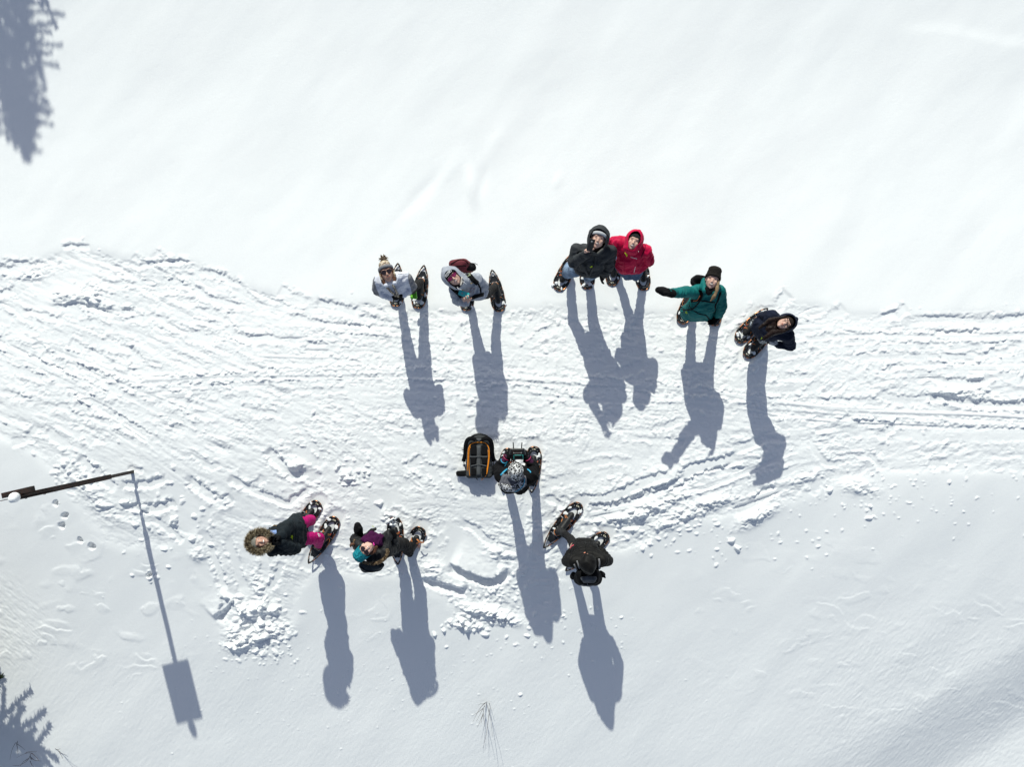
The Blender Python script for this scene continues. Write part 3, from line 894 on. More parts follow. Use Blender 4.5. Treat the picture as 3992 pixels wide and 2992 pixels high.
def card(surf, K, poly, z=1.3, lift=.008, thick=.003):
    lift += .010
    """small stiff tag hanging in front of a surface"""
    ca = sum(a for a, b in poly) / len(poly); cb = sum(b for a, b in poly) / len(poly)
    h = surf.hit(K(ca, cb, z), lift)[0]; bm = bmesh.new()
    tilt = Vector((0, -.35, 0))
    vs = []
    for a, b in poly:
        p = K(a, b, h.z); vs.append(bm.verts.new((p.x, p.y, h.z + (p.y - h.y) * .35)))
    f = bm.faces.new(vs); g = bmesh.ops.extrude_face_region(bm, geom=[f])
    for v in g['geom']:
        if isinstance(v, bmesh.types.BMVert): v.co.z -= thick
    return to_mesh(bm)

def decal(surf, K, faces, z=1.3, lift=.004, thick=.0015):
    """flat printed shape (list of polygons in crop units) laid on a surface"""
    bm = bmesh.new()
    for poly in faces:
        vs = [bm.verts.new(surf.hit(K(a, b, z), lift)[0]) for a, b in poly]
        if len(vs) >= 3:
            try: bm.faces.new(vs)
            except ValueError: pass
    me = bpy.data.meshes.new('d'); bm.to_mesh(me); bm.free()
    return me

def text_mesh(surf, K, txt, a, b, size, ang=0, z=1.3, bold=0.02, arc=0.0, spacing=1.1):
    cu = bpy.data.curves.new('t', 'FONT'); cu.body = txt; cu.size = 1; cu.align_x = 'CENTER'; cu.offset = bold; cu.space_character = spacing
    o = bpy.data.objects.new('t', cu); COL.objects.link(o)
    dg = bpy.context.evaluated_depsgraph_get()
    me = bpy.data.meshes.new_from_object(o.evaluated_get(dg), depsgraph=dg)
    bpy.data.objects.remove(o)
    q = math.radians(ang); c, s = math.cos(q), math.sin(q)
    for v in me.vertices:
        x, y = v.co.x * size, v.co.y * size + arc * size * (v.co.x ** 2)
        pa = a + x * c + y * s; pb = b + x * s - y * c
        v.co = surf.hit(K(pa, pb, z), .003)[0]
    return me

# ------------------------------------------------------------------ snowshoe, built once in its own space (toe towards +Y)
OUT = [(0, .3175), (.030, .315), (.058, .300), (.082, .268), (.098, .222), (.105, .165), (.105, .09), (.100, .01), (.091, -.07), (.078, -.14),
       (.060, -.205), (.038, -.262), (.014, -.306)]
def lift_z(y): return .018 + .10 * max(0, y - .20) ** 1.3 * 2.2 + .0
def out_pts(scale=1.0, inset=0.0):
    r = [Vector((x, y, lift_z(y))) for x, y in OUT]
    full = r + [Vector((-p.x, p.y, p.z)) for p in r[::-1] if abs(p.x) > 1e-6]
    return full
def make_snowshoe():
    t = thing('snowshoe', '', 'snowshoe', (0, 0, 0))
    r = catmull([Vector((x, y, lift_z(y))) for x, y in OUT], 4)
    rim = r + [Vector((-p.x, p.y, p.z)) for p in r[::-1] if abs(p.x) > 1e-6]
    bm = bmesh.new(); add_tube(bm, rim, .0078, 8, True); mesh_obj('frame', to_mesh(bm), COPPER, t)
    # black sleeves laced round the frame
    bm = bmesh.new(); n = len(rim)
    half = len(r)
    for i0, i1 in ((0, 3), (7, 12), (16, 22), (25, 29), (31, 37), (40, 43)):
        seg = r[i0:i1]
        for sg in (1, -1):
            bm = bmesh.new(); add_tube(bm, [Vector((sg * p.x, p.y, p.z)) for p in seg], .0112, 8)
            mesh_obj('frame_sleeve', to_mesh(bm), RUB, t)
    # deck with the toe hole
    bm = bmesh.new()
    def loop(pts):
        vs = [bm.verts.new((x, y, lift_z(y) + .001)) for x, y in pts]
        return [bm.edges.new((vs[i], vs[(i + 1) % len(vs)])) for i in range(len(vs))]
    outer = [(p.x * .95, p.y * .965) for p in r if p.y > -.165]
    right_ = [(a, b) for a, b in outer if b > -.165]
    tail = [(.060, -.170), (.030, -.235), (0, -.225)]
    pts = right_ + tail + [(-a, b) for a, b in tail[:2][::-1]] + [(-a, b) for a, b in right_[::-1] if a > 1e-6]
    e = loop(pts)
    hole = [(.058 * math.cos(q) * (1 if math.sin(q) < 0 else .92), .165 + .088 * math.sin(q)) for q in [2 * math.pi * k / 28 for k in range(28)]]
    e += loop(hole)
    bmesh.ops.triangle_fill(bm, edges=e, use_beauty=True)
    g = bmesh.ops.extrude_face_region(bm, geom=bm.faces[:])
    for v in g['geom']:
        if isinstance(v, bmesh.types.BMVert): v.co.z -= .003
    mesh_obj('deck', to_mesh(bm), DECK, t, smooth=False)
    # heel pad with ridges, rear decking panel
    bm = bmesh.new(); box_bm(bm, (0, -.085, .022), (.085, .10, .006), bevel=.002)
    hp_ = mesh_obj('heel_pad', to_mesh(bm), GREYP, t, smooth=False)
    # pivot bar across the front of the hole + crampon teeth below
    bm = bmesh.new(); add_tube(bm, [(-.10, .075, .020), (-.05, .075, .022), (.05, .075, .022), (.10, .075, .020)], .006, 8)
    mesh_obj('pivot_bar', to_mesh(bm), GREYP, t)
    bm = bmesh.new(); n_ = 9      # saw-toothed steel plate
    tp = [bm.verts.new((-.05 + .1 * i / n_, .045, .012)) for i in range(n_ + 1)]; lo = [bm.verts.new((-.05 + .1 * i / n_, .045, -.012 if i % 2 else .002)) for i in range(n_ + 1)]
    for i in range(n_): bm.faces.new((tp[i], tp[i + 1], lo[i + 1], lo[i]))
    bmesh.ops.solidify(bm, geom=bm.faces[:], thickness=.002)
    mesh_obj('crampon', to_mesh(bm), SILVER, t, smooth=False)
    # binding: cup, straps, buckles
    for sgn in (-1, 1):
        bm = bmesh.new(); box_bm(bm, (sgn * .056, .075, .042), (.008, .11, .045), Matrix.Rotation(sgn * -.12, 3, 'Y'), .003)
        mesh_obj('binding_wing', to_mesh(bm), RUB, t)
        bm = bmesh.new(); box_bm(bm, (sgn * .044, -.075, .040), (.006, .055, .034), None, .002)
        mesh_obj('heel_cup', to_mesh(bm), RUB, t)
    def arc(y, rx, h, tilt=0.0, n=12, z0=.04):
        return [Vector((rx * math.cos(q), y + tilt * math.sin(q), z0 + h * math.sin(q))) for q in [math.pi * k / n for k in range(n + 1)]]
    for y, rx, h, tl in ((.118, .064, .078, -.01), (.062, .064, .108, -.03)):
        for off in (-.007, .007):
            bm = bmesh.new(); add_tube(bm, arc(y + off, rx, h, tl), .0036, 6)
            mesh_obj('strap', to_mesh(bm), STRAP, t)
    bm = bmesh.new(); add_tube(bm, [Vector((.05 * math.cos(q), -.075 + .045 * math.sin(q), .072)) for q in [math.pi + math.pi * k / 12 for k in range(13)]], .005, 6)
    mesh_obj('heel_strap', to_mesh(bm), STRAP, t)
    bm = bmesh.new(); add_tube(bm, [(.055, .07, .06), (.085, .06, .055), (.098, .03, .05), (.092, .0, .045)], .0035, 6)
    mesh_obj('strap_end', to_mesh(bm), STRAP, t)
    for x, y in ((.058, .118), (.060, .068)):
        bm = bmesh.new(); box_bm(bm, (x, y, .062), (.012, .020, .012), None, .003)
        mesh_obj('buckle', to_mesh(bm), RED, t)
    # badge, rivets, tail clip
    bm = bmesh.new()
    g = bmesh.ops.create_cone(bm, cap_ends=True, segments=20, radius1=1, radius2=.95, depth=1)
    for v in g['verts']: v.co = Vector((v.co.x * .026, .279 + v.co.y * .012, lift_z(.279) + .004 + v.co.z * .003))
    mesh_obj('badge', to_mesh(bm), BADGE, t)
    for x, y in ((.082, .14), (.080, .22), (.078, -.03), (.060, -.13), (.045, .262)):
        for sg in (-1, 1):
            bm = bmesh.new(); g = bmesh.ops.create_uvsphere(bm, u_segments=8, v_segments=5, radius=.0045)
            for v in g['verts']: v.co = v.co + Vector((sg * x, y, lift_z(y) + .003))
            mesh_obj('rivet', to_mesh(bm), SILVER, t)
    bm = bmesh.new(); add_tube(bm, [(.034, -.268, .018), (.014, -.304, .018), (0, -.322, .02), (-.014, -.304, .018), (-.034, -.268, .018)], .0115, 8)
    mesh_obj('tail_clip', to_mesh(bm), RUB, t)
    return t

SHOE_LABELS = dict(
    p1a='snowshoe under the bobble-hat person, only its toe and tail tip showing',
    p1b='fully visible copper-framed snowshoe beside the green pouch and the bobble-hat person',
    p2a='snowshoe of the grey-hoodie person with only its rounded toe showing below the sleeve',
    p2b='snowshoe on the right of the grey-hoodie person, standing in a kicked-up rim of snow',
    p3a='snowshoe angled outwards under the blue jeans leg of the man in the charcoal jacket',
    p3b='snowshoe of the charcoal-jacket man whose toe peeks out below his jacket hem',
    p4a='snowshoe on the left under the person in the red jacket, beside the black gloved hand',
    p4b='snowshoe on the right of the person in the red jacket, nearest the outstretched mitten',
    p5a='snowshoe on the left below the teal coat, under the neon tag',
    p5b='snowshoe on the right below the teal coat, under the lowered black glove',
    p6a='slanted snowshoe of the navy-hoodie person, the upper one beside the snowy trousers',
    p6b='slanted snowshoe of the navy-hoodie person, the lower one with its toe furthest down',
    p7a='snowshoe nearly hidden under the drone pilot between the backpack and the gloves',
    p7b='snowshoe with its toe pointing up, just right of the drone pilot',
    p8a='upper snowshoe of the person in bright pink trousers, its tail hidden by the parka',
    p8b='lower snowshoe of the person in bright pink trousers, its long dark tail uncovered',
    p9a='snow-dusted snowshoe nearest the purple scarf of the person in the teal hat',
    p9b='snowshoe with loose tan straps, tail sunk in snow, right of the teal-hat person',
    p10a='long snowshoe stretched out ahead of the black puffer jacket, under the straight leg',
    p10b='snowshoe half buried in snow to the upper right of the black puffer jacket')
ANK = {}
CLUMPS = []
for i in range(5):
    rc = random.Random(40 + i)
    CLUMPS.append(blob([[(Vector((rc.uniform(-.022, .022), rc.uniform(-.022, .022), 0)), (rc.uniform(.012, .024), rc.uniform(.012, .026), .008)) for _ in range(3)]] , .005, 1, ([(Vector((0, 0, 0)), Vector((0, 0, .1)))], .003, None)))
    CLUMPS[-1].materials.append(SNOWP); CLUMPS[-1].name = 'packed_snow'
    CLUMPS[-1].polygons.foreach_set('use_smooth', [True] * len(CLUMPS[-1].polygons))
proto = make_snowshoe()
def kids(o): return [c for c in bpy.data.objects if c.parent == o]
proto_kids = kids(proto)
for i, s_ in enumerate(SHOES):
    gz = s_['z']; zt = s_.get('zt', 0)
    a = W(*s_['toe'], gz + .04 + zt); b = W(*s_['tail'], gz + .02 + s_.get('dz', 0))
    b0 = b.copy()
    d = a - b; L = d.length
    if i == 0: o = proto; ks = proto_kids
    else:
        o = proto.copy(); COL.objects.link(o)
        for c in proto_kids:
            k = c.copy(); COL.objects.link(k); k.parent = o
    y = d.normalized(); x = y.cross(Vector((0, 0, 1))).normalized(); z = x.cross(y)
    sc = L / .640
    R3 = Matrix((x, y, z)).transposed()
    mid = (a + b) / 2; mid = mid - z * .02
    wsc = min(sc, 1.08) * .98
    o.matrix_world = Matrix.Translation(mid) @ R3.to_4x4() @ Matrix.Diagonal((wsc, sc, 1, 1))
    o['label'] = SHOE_LABELS[s_['k']]; o['category'] = 'snowshoe'; o['group'] = 'copper and black snowshoes worn by the group'
    if i == 0: ORG[o.name] = o.matrix_world.copy()
    rc = random.Random(900 + i)
    for q_ in range(rc.randint(3, 6)):
        k = bpy.data.objects.new('packed_snow', CLUMPS[rc.randrange(5)]); COL.objects.link(k); k.parent = o
        yy_ = rc.choice([rc.uniform(.20, .29), rc.uniform(-.16, -.05), rc.uniform(.05, .2), rc.uniform(.09, .24)]); sx_ = rc.choice([-1, 1])
        k.location = (sx_ * rc.uniform(.045, .088) if yy_ > -.05 else rc.uniform(-.06, .06), yy_, lift_z(yy_) + .003)
        k.rotation_euler = (0, 0, rc.uniform(0, 6.28)); k.scale = (rc.uniform(.6, 1.3), rc.uniform(.6, 1.3), 1)
    fr = lambda yy, zz, m=mid, yv=y, zv=z, q=sc: m + yv * yy * q + zv * zz
    ANK[s_['k']] = dict(toe=fr(.165, .060), ball=fr(.095, .060), heel=fr(-.085, .055), ank=fr(-.040, .15), y=y.copy(), x=x.copy(), z=gz)

# ------------------------------------------------------------------ people
def basis(u, f):
    u = u.normalized(); f = (f - u * f.dot(u)).normalized(); s = u.cross(f)
    return Matrix((s, u, f)).transposed()      # columns: person's left, crown, face

def hand(wr, d, n, side, curl=.5, spread=.12, sc=1.0, thumb=.7, infl=0.0):
    """palm and five fingers. d: towards the fingertips, n: palm normal (fingers curl that way), side: towards the thumb"""
    d = d.normalized(); n0 = (n - d * n.dot(d)).normalized(); side = (side - d * side.dot(d) - n0 * side.dot(n0)).normalized()
    P = []; k = sc; e = infl
    bi = wr + d * .088 * k + side * .032 * k; bp = wr + d * .078 * k - side * .034 * k
    P.append([(wr, .024 * k + e), (wr + d * .03 * k + side * .028 * k, .017 * k + e), (bi, .013 * k + e), (bp, .012 * k + e), (wr + d * .035 * k - side * .026 * k, .015 * k + e)])
    for i, (fl, w) in enumerate(((.92, .5), (1.0, .17), (.95, -.17), (.76, -.5))):
        dd = (d + side * spread * w * 2).normalized(); nn = (n0 - dd * n0.dot(dd)).normalized()
        r = (.0098, .0098, .0092, .0082)[i] * k + e
        p0 = bi.lerp(bp, i / 3)
        for j, (ln, cc) in enumerate(((.042, .7), (.027, 1.1), (.022, .8))):
            q = curl * (1 + .12 * i) * cc
            dd, nn = dd * math.cos(q) + nn * math.sin(q), nn * math.cos(q) - dd * math.sin(q)
            p1 = p0 + dd * ln * fl * k
            P.append([(p0, r * (1 - .05 * j)), (p1, r * (.93 - .07 * j))]); p0 = p1
    t0 = wr + d * .022 * k + side * .026 * k
    td = (side * thumb + d * .62 + n0 * .35).normalized()
    t1 = t0 + td * .042 * k; t2 = t1 + (td * .8 + d * .5 + n0 * .15).normalized() * .034 * k
    P.append([(t0, .014 * k + e), (t1, .0115 * k + e)]); P.append([(t1, .0112 * k + e), (t2, .0095 * k + e)])
    return P
def mitt(wr, d, side, n, sc=1.0):
    d = d.normalized()
    return [[(wr - d * .05, .045 * sc), (wr + d * .01, .043 * sc)],
            [(wr, .040 * sc), (wr + d * .075 + side * .018, .044 * sc), (wr + d * .075 - side * .018, .042 * sc), (wr + d * .145, .034 * sc)],
            [(wr + d * .02 + side * .03, .024 * sc), (wr + d * .075 + side * .066 + n * .012, .020 * sc), (wr + d * .095 + side * .070 + n * .014, .017 * sc)]]

def build_person(key, label, K, sp):
    """sp: joints as (a, b, z) in crop units, colours and clothes"""
    gz = (ANK[sp['shoes'][0]]['z'] + ANK[sp['shoes'][1]]['z']) / 2
    J = {}
    for n in ('head', 'shL', 'shR', 'elL', 'elR', 'wrL', 'wrR', 'pelvis', 'knL', 'knR'):
        if n in sp: J[n] = K(sp[n][0], sp[n][1], sp[n][2] + gz)
    aL, aR = ANK[sp['shoes'][0]], ANK[sp['shoes'][1]]      # the person's left and right foot
    mid = (aL['ank'] + aR['ank']) / 2
    t = thing('person', label, 'person', (mid.x, mid.y, gz), 'snowshoe hikers looking up from the trail')
    F = Vector(sp['face'])                              # horizontal facing of the body
    F = F.normalized()
    S = Vector((0, 0, 1)).cross(F)                      # person's left
    pel = J['pelvis']; chest = (J['shL'] + J['shR']) / 2
    hc = J['head']
    U = Vector(sp['U']) if 'U' in sp else Vector((sp['crown'][0], -sp['crown'][1], 0)).normalized() * sp.get('crownh', 1.0) + Vector((0, 0, sp.get('crownz', .12)))
    FD = Vector(sp['look']) if 'look' in sp else (Vector((0, 0, CAMH)) - hc).normalized()
    HR = basis(U, FD)
    def Hd(s, u, f): return hc + HR @ Vector((s, u, f))
    hs = sp.get('hs', 1.0)
    def HdS(s, u, f): return hc + HR @ Vector((s * hs, u * hs, f * hs))
    hipL = pel + S * .09; hipR = pel - S * .09
    knL = J.get('knL', hipL.lerp(aL['ank'], .5) + aL['y'] * .05); knR = J.get('knR', hipR.lerp(aR['ank'], .5) + aR['y'] * .05)
    neck0 = chest + Vector((0, 0, .03)) - F * .01
    bulk = sp.get('bulk', 0.0)
    # ---------------- body: one continuous figure
    B = []
    E = lambda s, u, f, r, M3=HR: (HdS(s, u, f), tuple(q * hs for q in r), HR)
    B.append([E(0, .022, -.012, (.076, .092, .095))])
    B.append([E(0, .0, .018, (.068, .07, .068)), (HdS(0, -.092, .058), .024), (HdS(.042, -.066, .012), .022), (HdS(-.042, -.066, .012), .022)])
    B.append([(HdS(0, .008, .086), .007), (HdS(0, -.028, .102), .0100)])
    B.append([(HdS(-.011, -.031, .096), .0085), (HdS(.011, -.031, .096), .0085)])
    B.append([(HdS(-.036, .034, .074), .013), (HdS(.036, .034, .074), .013)])
    for s in (-1, 1):
        B.append([(HdS(s * .042, -.022, .062), .022), (HdS(s * .046, -.055, .030), .024), (HdS(s * .022, -.080, .052), .022)])
        B.append([E(s * .078, -.004, -.006, (.010, .030, .018))])
    B.append([(HdS(-.019, -.060, .085), .007), (HdS(0, -.064, .090), .008), (HdS(.019, -.060, .085), .007)])
    B.append([(HdS(-.018, -.050, .086), .006), (HdS(0, -.050, .092), .007), (HdS(.018, -.050, .086), .006)])
    B.append([(HdS(0, -.04, -.03), .054), (neck0, .058)])
    # torso and limbs under the clothes
    B.append([(J['shL'], .055), (J['shR'], .055), (chest - Vector((0, 0, .16)) + F * .02, .105), (pel + Vector((0, 0, .12)), .10)])
    B.append([(pel + Vector((0, 0, .12)), .10), (hipL, .09), (hipR, .09)])
    for sh, el, wr in (('shL', 'elL', 'wrL'), ('shR', 'elR', 'wrR')):
        B.append([(J[sh], .050), (J[el], .038)]); B.append([(J[el], .037), (J[wr], .026)])
    for hp, kn, ak in ((hipL, knL, aL), (hipR, knR, aR)):
        B.append([(hp, .082), (kn, .052)]); B.append([(kn, .051), (ak['ank'], .036)])
        B.append([(ak['ank'], .036), (ak['heel'] + Vector((0, 0, .01)), .026), (ak['ball'], .028)])
    hands = {}
    for sd, wr, el in (('L', 'wrL', 'elL'), ('R', 'wrR', 'elR')):
        h = sp.get('hand' + sd)
        if h is None:
            d = (J[wr] - J[el]).normalized(); h = dict(kind='glove', d=d, n=-F, side=S * (-1 if sd == 'L' else 1), curl=.5)
        d = h['d'] if 'd' in h else (J[wr] - J[el])
        d = Vector(d); n = Vector(h.get('n', (0, 0, -1))); side = Vector(h.get('side', (0, 0, 1)))
        if 'cr' in h: d = K(h['cr'][0], h['cr'][1], h['cr'][2] + gz) - J[wr]
        if h['kind'] == 'bare': B += hand(J[wr], d, n, side, curl=h.get('curl', .5), sc=h.get('sc', 1.0), spread=h.get('spread', .12))
        elif h['kind'] in ('glove',):
            B.append([(J[wr], .022), (J[wr] + d.normalized() * .07, .018)])
            hands[sd] = hand(J[wr], d, n, side, curl=h.get('curl', .6), infl=.005, sc=h.get('sc', 1.05), spread=h.get('spread', .12))
        else:
            B.append([(J[wr], .022), (J[wr] + d.normalized() * .07, .018)])
            hands[sd] = mitt(J[wr], d, side, n, h.get('sc', 1.0))
    body = blob(B, .0062, 2)
    # colour the face: lips, teeth, eyes
    skin = sp.get('skin', SKIN)
    for m in (skin, LIP, TEETH, EYE): body.materials.append(m)
    inv = HR.transposed()
    npoly = len(body.polygons); cen = np.empty(npoly * 3, np.float32); body.polygons.foreach_get('center', cen)
    loc = (cen.reshape(-1, 3) - np.array(hc[:])) @ np.array(inv).T / hs
    idx = np.zeros(npoly, np.int32)
    s_, u_, f_ = loc[:, 0], loc[:, 1], loc[:, 2]
    front = (f_ > .055) & (f_ < .13)
    smile = u_ + .057 - 14 * (s_ ** 2)
    idx[front & (np.abs(s_) < .023) & (np.abs(smile) < .0080)] = 1
    if sp.get('smile', True): idx[front & (np.abs(s_) < .018) & (np.abs(smile) < .0038)] = 2
    ey = ((np.abs(s_) - .031) / .013) ** 2 + ((u_ - .008) / .005) ** 2
    idx[front & (ey < 1)] = 3
    body.polygons.foreach_set('material_index', idx)
    mesh_obj('body', body, skin, t)
    # ---------------- trousers
    leg = sp['legs']; lr = leg.get('r', 1.0)
    parts = [[(pel + Vector((0, 0, .08)), .102), (hipL, .100 * lr), (hipR, .100 * lr)]]
    segs = []
    for hp, kn, ak in ((hipL, knL, aL), (hipR, knR, aR)):
        an = ak['ank'] + (kn - ak['ank']).normalized() * .02
        parts.append([(hp, .092 * lr), (hp.lerp(kn, .4), .092 * lr), (kn, .072 * lr)]); parts.append([(kn, .070 * lr), (an, .056 * lr)])
        segs += [(hp, kn), (kn, an)]
    mesh_obj('trousers', blob(parts, .009, 3, (segs, leg.get('wr', .006), None)), leg['mat'], t)
    # ---------------- boots
    for ak, kn_ in ((aL, knL), (aR, knR)):
        h_ = Vector((0, 0, 1)); kd = (kn_ - ak['ank']).normalized()
        bp = [[(ak['heel'] + h_ * -.0, .034), (ak['heel'] + h_ * .05, .036), (ak['ank'] + kd * .06, .050)],
              [(ak['heel'], .042), (ak['ball'] + ak['x'] * .028, .040), (ak['ball'] - ak['x'] * .028, .040), (ak['toe'], .040), (ak['ank'], .050)],
              [(ak['toe'] + h_ * .0, .044), (ak['ball'] + h_ * .015, .052)]]
        if sp.get('gaiter'): bp.append([(ak['ank'] + kd * .02, .05), (ak['ank'] + kd * .16, .058)])
        bt = mesh_obj('boot', blob(bp, .008, 2), sp.get('boot', BOOT), t)
        for q in range(3):
            lc = bmesh.new()
            c = ak['ball'].lerp(ak['ank'], .25 + q * .28) + Vector((0, 0, .038 + q * .004))
            add_tube(lc, [c - ak['x'] * .026, c + Vector((0, 0, .008)), c + ak['x'] * .026], .003, 5)
            mesh_obj('lace', to_mesh(lc), GREYP, bt)
    # ---------------- jacket
    jk = sp['jacket']; th = jk.get('th', .024); hem = jk.get('hem', .80)
    up = Vector((0, 0, 1))
    dn = (pel - chest).normalized()
    ch1 = chest + dn * .16; ax0 = pel
    hemc = pel.lerp((aL['ank'] + aR['ank']) / 2, max(0, (pel.z - gz - hem)) / max(pel.z - gz - .15, .3))
    if 'hemc' in jk: hemc = K(jk['hemc'][0], jk['hemc'][1], jk['hemc'][2] + gz)
    hw = jk.get('hw', .12)
    parts = [[(J['shL'] - S * .0, .052 + th), (J['shR'] + S * .0, .052 + th), (ch1 + F * .03, .105 + th), (ch1 - F * .02, .105 + th)],
             [(J['shL'] - S * .04, .045 + th), (J['shR'] + S * .04, .045 + th), (neck0, .050 + th)],
             [(ch1 + F * .03 + S * .05, .100 + th), (ch1 + F * .03 - S * .05, .100 + th), (pel + S * .06 + up * .08, .095 + th + bulk), (pel - S * .06 + up * .08, .095 + th + bulk)],
             [(pel + S * .06 + up * .08, .097 + th + bulk), (pel - S * .06 + up * .08, .097 + th + bulk), (hemc + S * (hw - .07), .085 + th + bulk), (hemc - S * (hw - .07), .085 + th + bulk)]]
    segs = [(chest, pel), (pel, hemc)]
    ar = jk.get('arm', 1.0)
    for sh, el, wr in (('shL', 'elL', 'wrL'), ('shR', 'elR', 'wrR')):
        cuff = J[wr] + (J[el] - J[wr]).normalized() * .01
        parts.append([(J[sh], (.052 + th * .85) * ar), (J[el], (.042 + th * .8) * ar)]); parts.append([(J[el], (.041 + th * .8) * ar), (cuff, (.030 + th * .7) * ar)])
        segs += [(J[sh], J[el]), (J[el], cuff)]
    for ex in jk.get('extra', []): parts.append([(K(a, b, z + gz), r) for a, b, z, r in ex])
    jm = blob(parts, .0085, 4, (segs, jk.get('wr', .0075), jk.get('puff')))
    mats = [jk['mat']]
    if 'panel' in jk:       # sleeves of another colour
        npoly = len(jm.polygons); cen = np.empty(npoly * 3, np.float32); jm.polygons.foreach_get('center', cen); cen = cen.reshape(-1, 3)
        dmin = np.full(npoly, 9.0)
        for a, b in segs[2:]:
            a = np.array(a[:]); b = np.array(b[:]); d = b - a; tt = np.clip((cen - a) @ d / (d @ d), .12, 1)
            dmin = np.minimum(dmin, np.linalg.norm(cen - (a + tt[:, None] * d), axis=1))
        outw = np.abs((cen - np.array(chest[:])) @ np.array(S[:])) > .215
        jm.materials.append(jk['mat']); jm.materials.append(jk['panel']); mats = [jk['mat'], jk['panel']]
        jm.polygons.foreach_set('material_index', ((dmin < .10) & outw).astype(np.int32))
    jcopy = jm.copy()
    ja = mesh_obj('jacket', jm, mats, t)
    surf = Surf(jcopy)
    # ---------------- gloves
    for sd, hp in hands.items():
        g = sp.get('hand' + sd, {}).get('mat', BLACK) if isinstance(sp.get('hand' + sd), dict) else BLACK
        mesh_obj('mitten' if isinstance(sp.get('hand' + sd), dict) and sp['hand' + sd]['kind'] == 'mitt' else 'glove', blob(hp, .0055, 2, ([(J['wr' + sd], J['wr' + sd] + Vector((0, 0, .1)))], .0015, None)), g, t)
        # cuff
        wr = J['wr' + sd]; d = (wr - J['el' + sd]).normalized()
    ctx = dict(t=t, J=J, K=K, surf=surf, Hd=HdS, HR=HR, hc=hc, F=F, S=S, pel=pel, chest=chest, neck=neck0, gz=gz, hs=hs, jacket=jcopy, ja=ja, hipL=hipL, hipR=hipR, knL=knL, knR=knR, aL=aL, aR=aR)
    return ctx

def local_obj(name, me, mat, c, parent=None):
    """a part of the head that keeps the head's own axes (X left, Y back to front, Z crown) as its local space"""
    R = c['HR']; rot = Matrix((R.col[0], -R.col[2], R.col[1])).transposed()
    return mesh_obj(name, me, mat, parent or c['t'], origin=c['hc'], rot=rot)

def shell_cut(me, p, n, thick):
    bm = bmesh.new(); bm.from_mesh(me)
    bmesh.ops.bisect_plane(bm, geom=bm.verts[:] + bm.edges[:] + bm.faces[:], plane_co=p, plane_no=n, clear_outer=True)
    for v in bm.verts: v.normal_update()
    bm.normal_update()
    g = bmesh.ops.solidify(bm, geom=bm.faces[:], thickness=thick)
    me2 = bpy.data.meshes.new('s'); bmesh.ops.recalc_face_normals(bm, faces=bm.faces); bm.to_mesh(me2); bm.free()
    return me2

def hat(c, mat, top=.125, cuffmat=None, low=.030, slack=.0, rr=.088, tip=None, cuff=True, noise=.002):
    """beanie: domed knit with a folded band; low = height of the brim over the eyes"""
    Hd = c['Hd']; k = c['hs']
    parts = [[(Hd(0, .02, -.012), (rr * k, .095 * k, .105 * k), c['HR'])], [(Hd(0, top - .05 + slack, -.02), ((.062 + slack) * k, .052 * k, (.074 + slack) * k), c['HR']), (Hd(0, .04, -.012), (rr * k, .06 * k, .105 * k), c['HR'])]]
    if tip: parts.append([(Hd(*tip), .035 * k), (Hd(0, .10, -.02), .045 * k)])
    me = blob(parts, .006, 3)
    n = c['HR'] @ Vector((0, -1, .30)).normalized()
    me = shell_cut(me, Hd(0, low, .07), n, .004)
    if noise: displace(me, lambda P: noise * noise3(P, 60))
    o = local_obj('hat', me, mat, c)
    if cuff:
        ring = []
        u = c['HR'].col[1]
        for q in [2 * math.pi * i / 40 for i in range(40)]:
            f = math.cos(q); s = math.sin(q)
            ff = f * .104 - .012
            ring.append(Hd(s * (rr + .001), low + .006 - (.07 - ff) * .30 + .010, ff))
        bm = bmesh.new(); add_tube(bm, ring, .019 * k, 8, True, flat=.36, up=Vector(c['HR'] @ Vector((0.0, 0.0, 1.0))))
        bm.free()
        bm = bmesh.new(); N = len(ring); prof = [(-.019, .002), (-.017, .008), (0, .0095), (.019, .006), (.021, .000), (0, -.004)]
        rows = []
        for i, p in enumerate(ring):
            cen = c['hc'] + (p - c['hc']).dot(u) * u
            rad = (p - cen).normalized()
            rows.append([bm.verts.new(p + u * a * k + rad * b * k) for a, b in prof])
        for i in range(N):
            A_, B_ = rows[i], rows[(i + 1) % N]
            for j in range(len(prof)): bm.faces.new((A_[j], A_[(j + 1) % len(prof)], B_[(j + 1) % len(prof)], B_[j]))
        local_obj('hat_band', to_mesh(bm), cuffmat or mat, c, None)
    return o

def hood(c, mat, rim=.052, r=(.122, .128, .125), drop=-.115, point=None, thick=.008, tilt=.10, wr=.004):
    """a raised hood, open towards the face, flowing down into the collar"""
    Hd = c['Hd']; k = c['hs']
    parts = [[(Hd(0, .025, -.025), tuple(q * k for q in r), c['HR'])],
             [(Hd(0, -.0, -.02), (r[0] * k * .98, .10 * k, .11 * k), c['HR']), (Hd(0, drop, -.0), (.098 * k, .05 * k, .085 * k), c['HR']), (c['neck'], .085)]]
    if point: parts.append([(Hd(*point), .035 * k), (Hd(0, .06, -.03), .09 * k)])
    me = blob(parts, .008, 4, ([(c['hc'], c['neck'])], wr, None))
    cut = c['HR'] @ Vector((0, -tilt, 1)).normalized()
    me = shell_cut(me, Hd(0, 0, rim), cut, thick)
    return mesh_obj('hood', me, mat, c['t'])

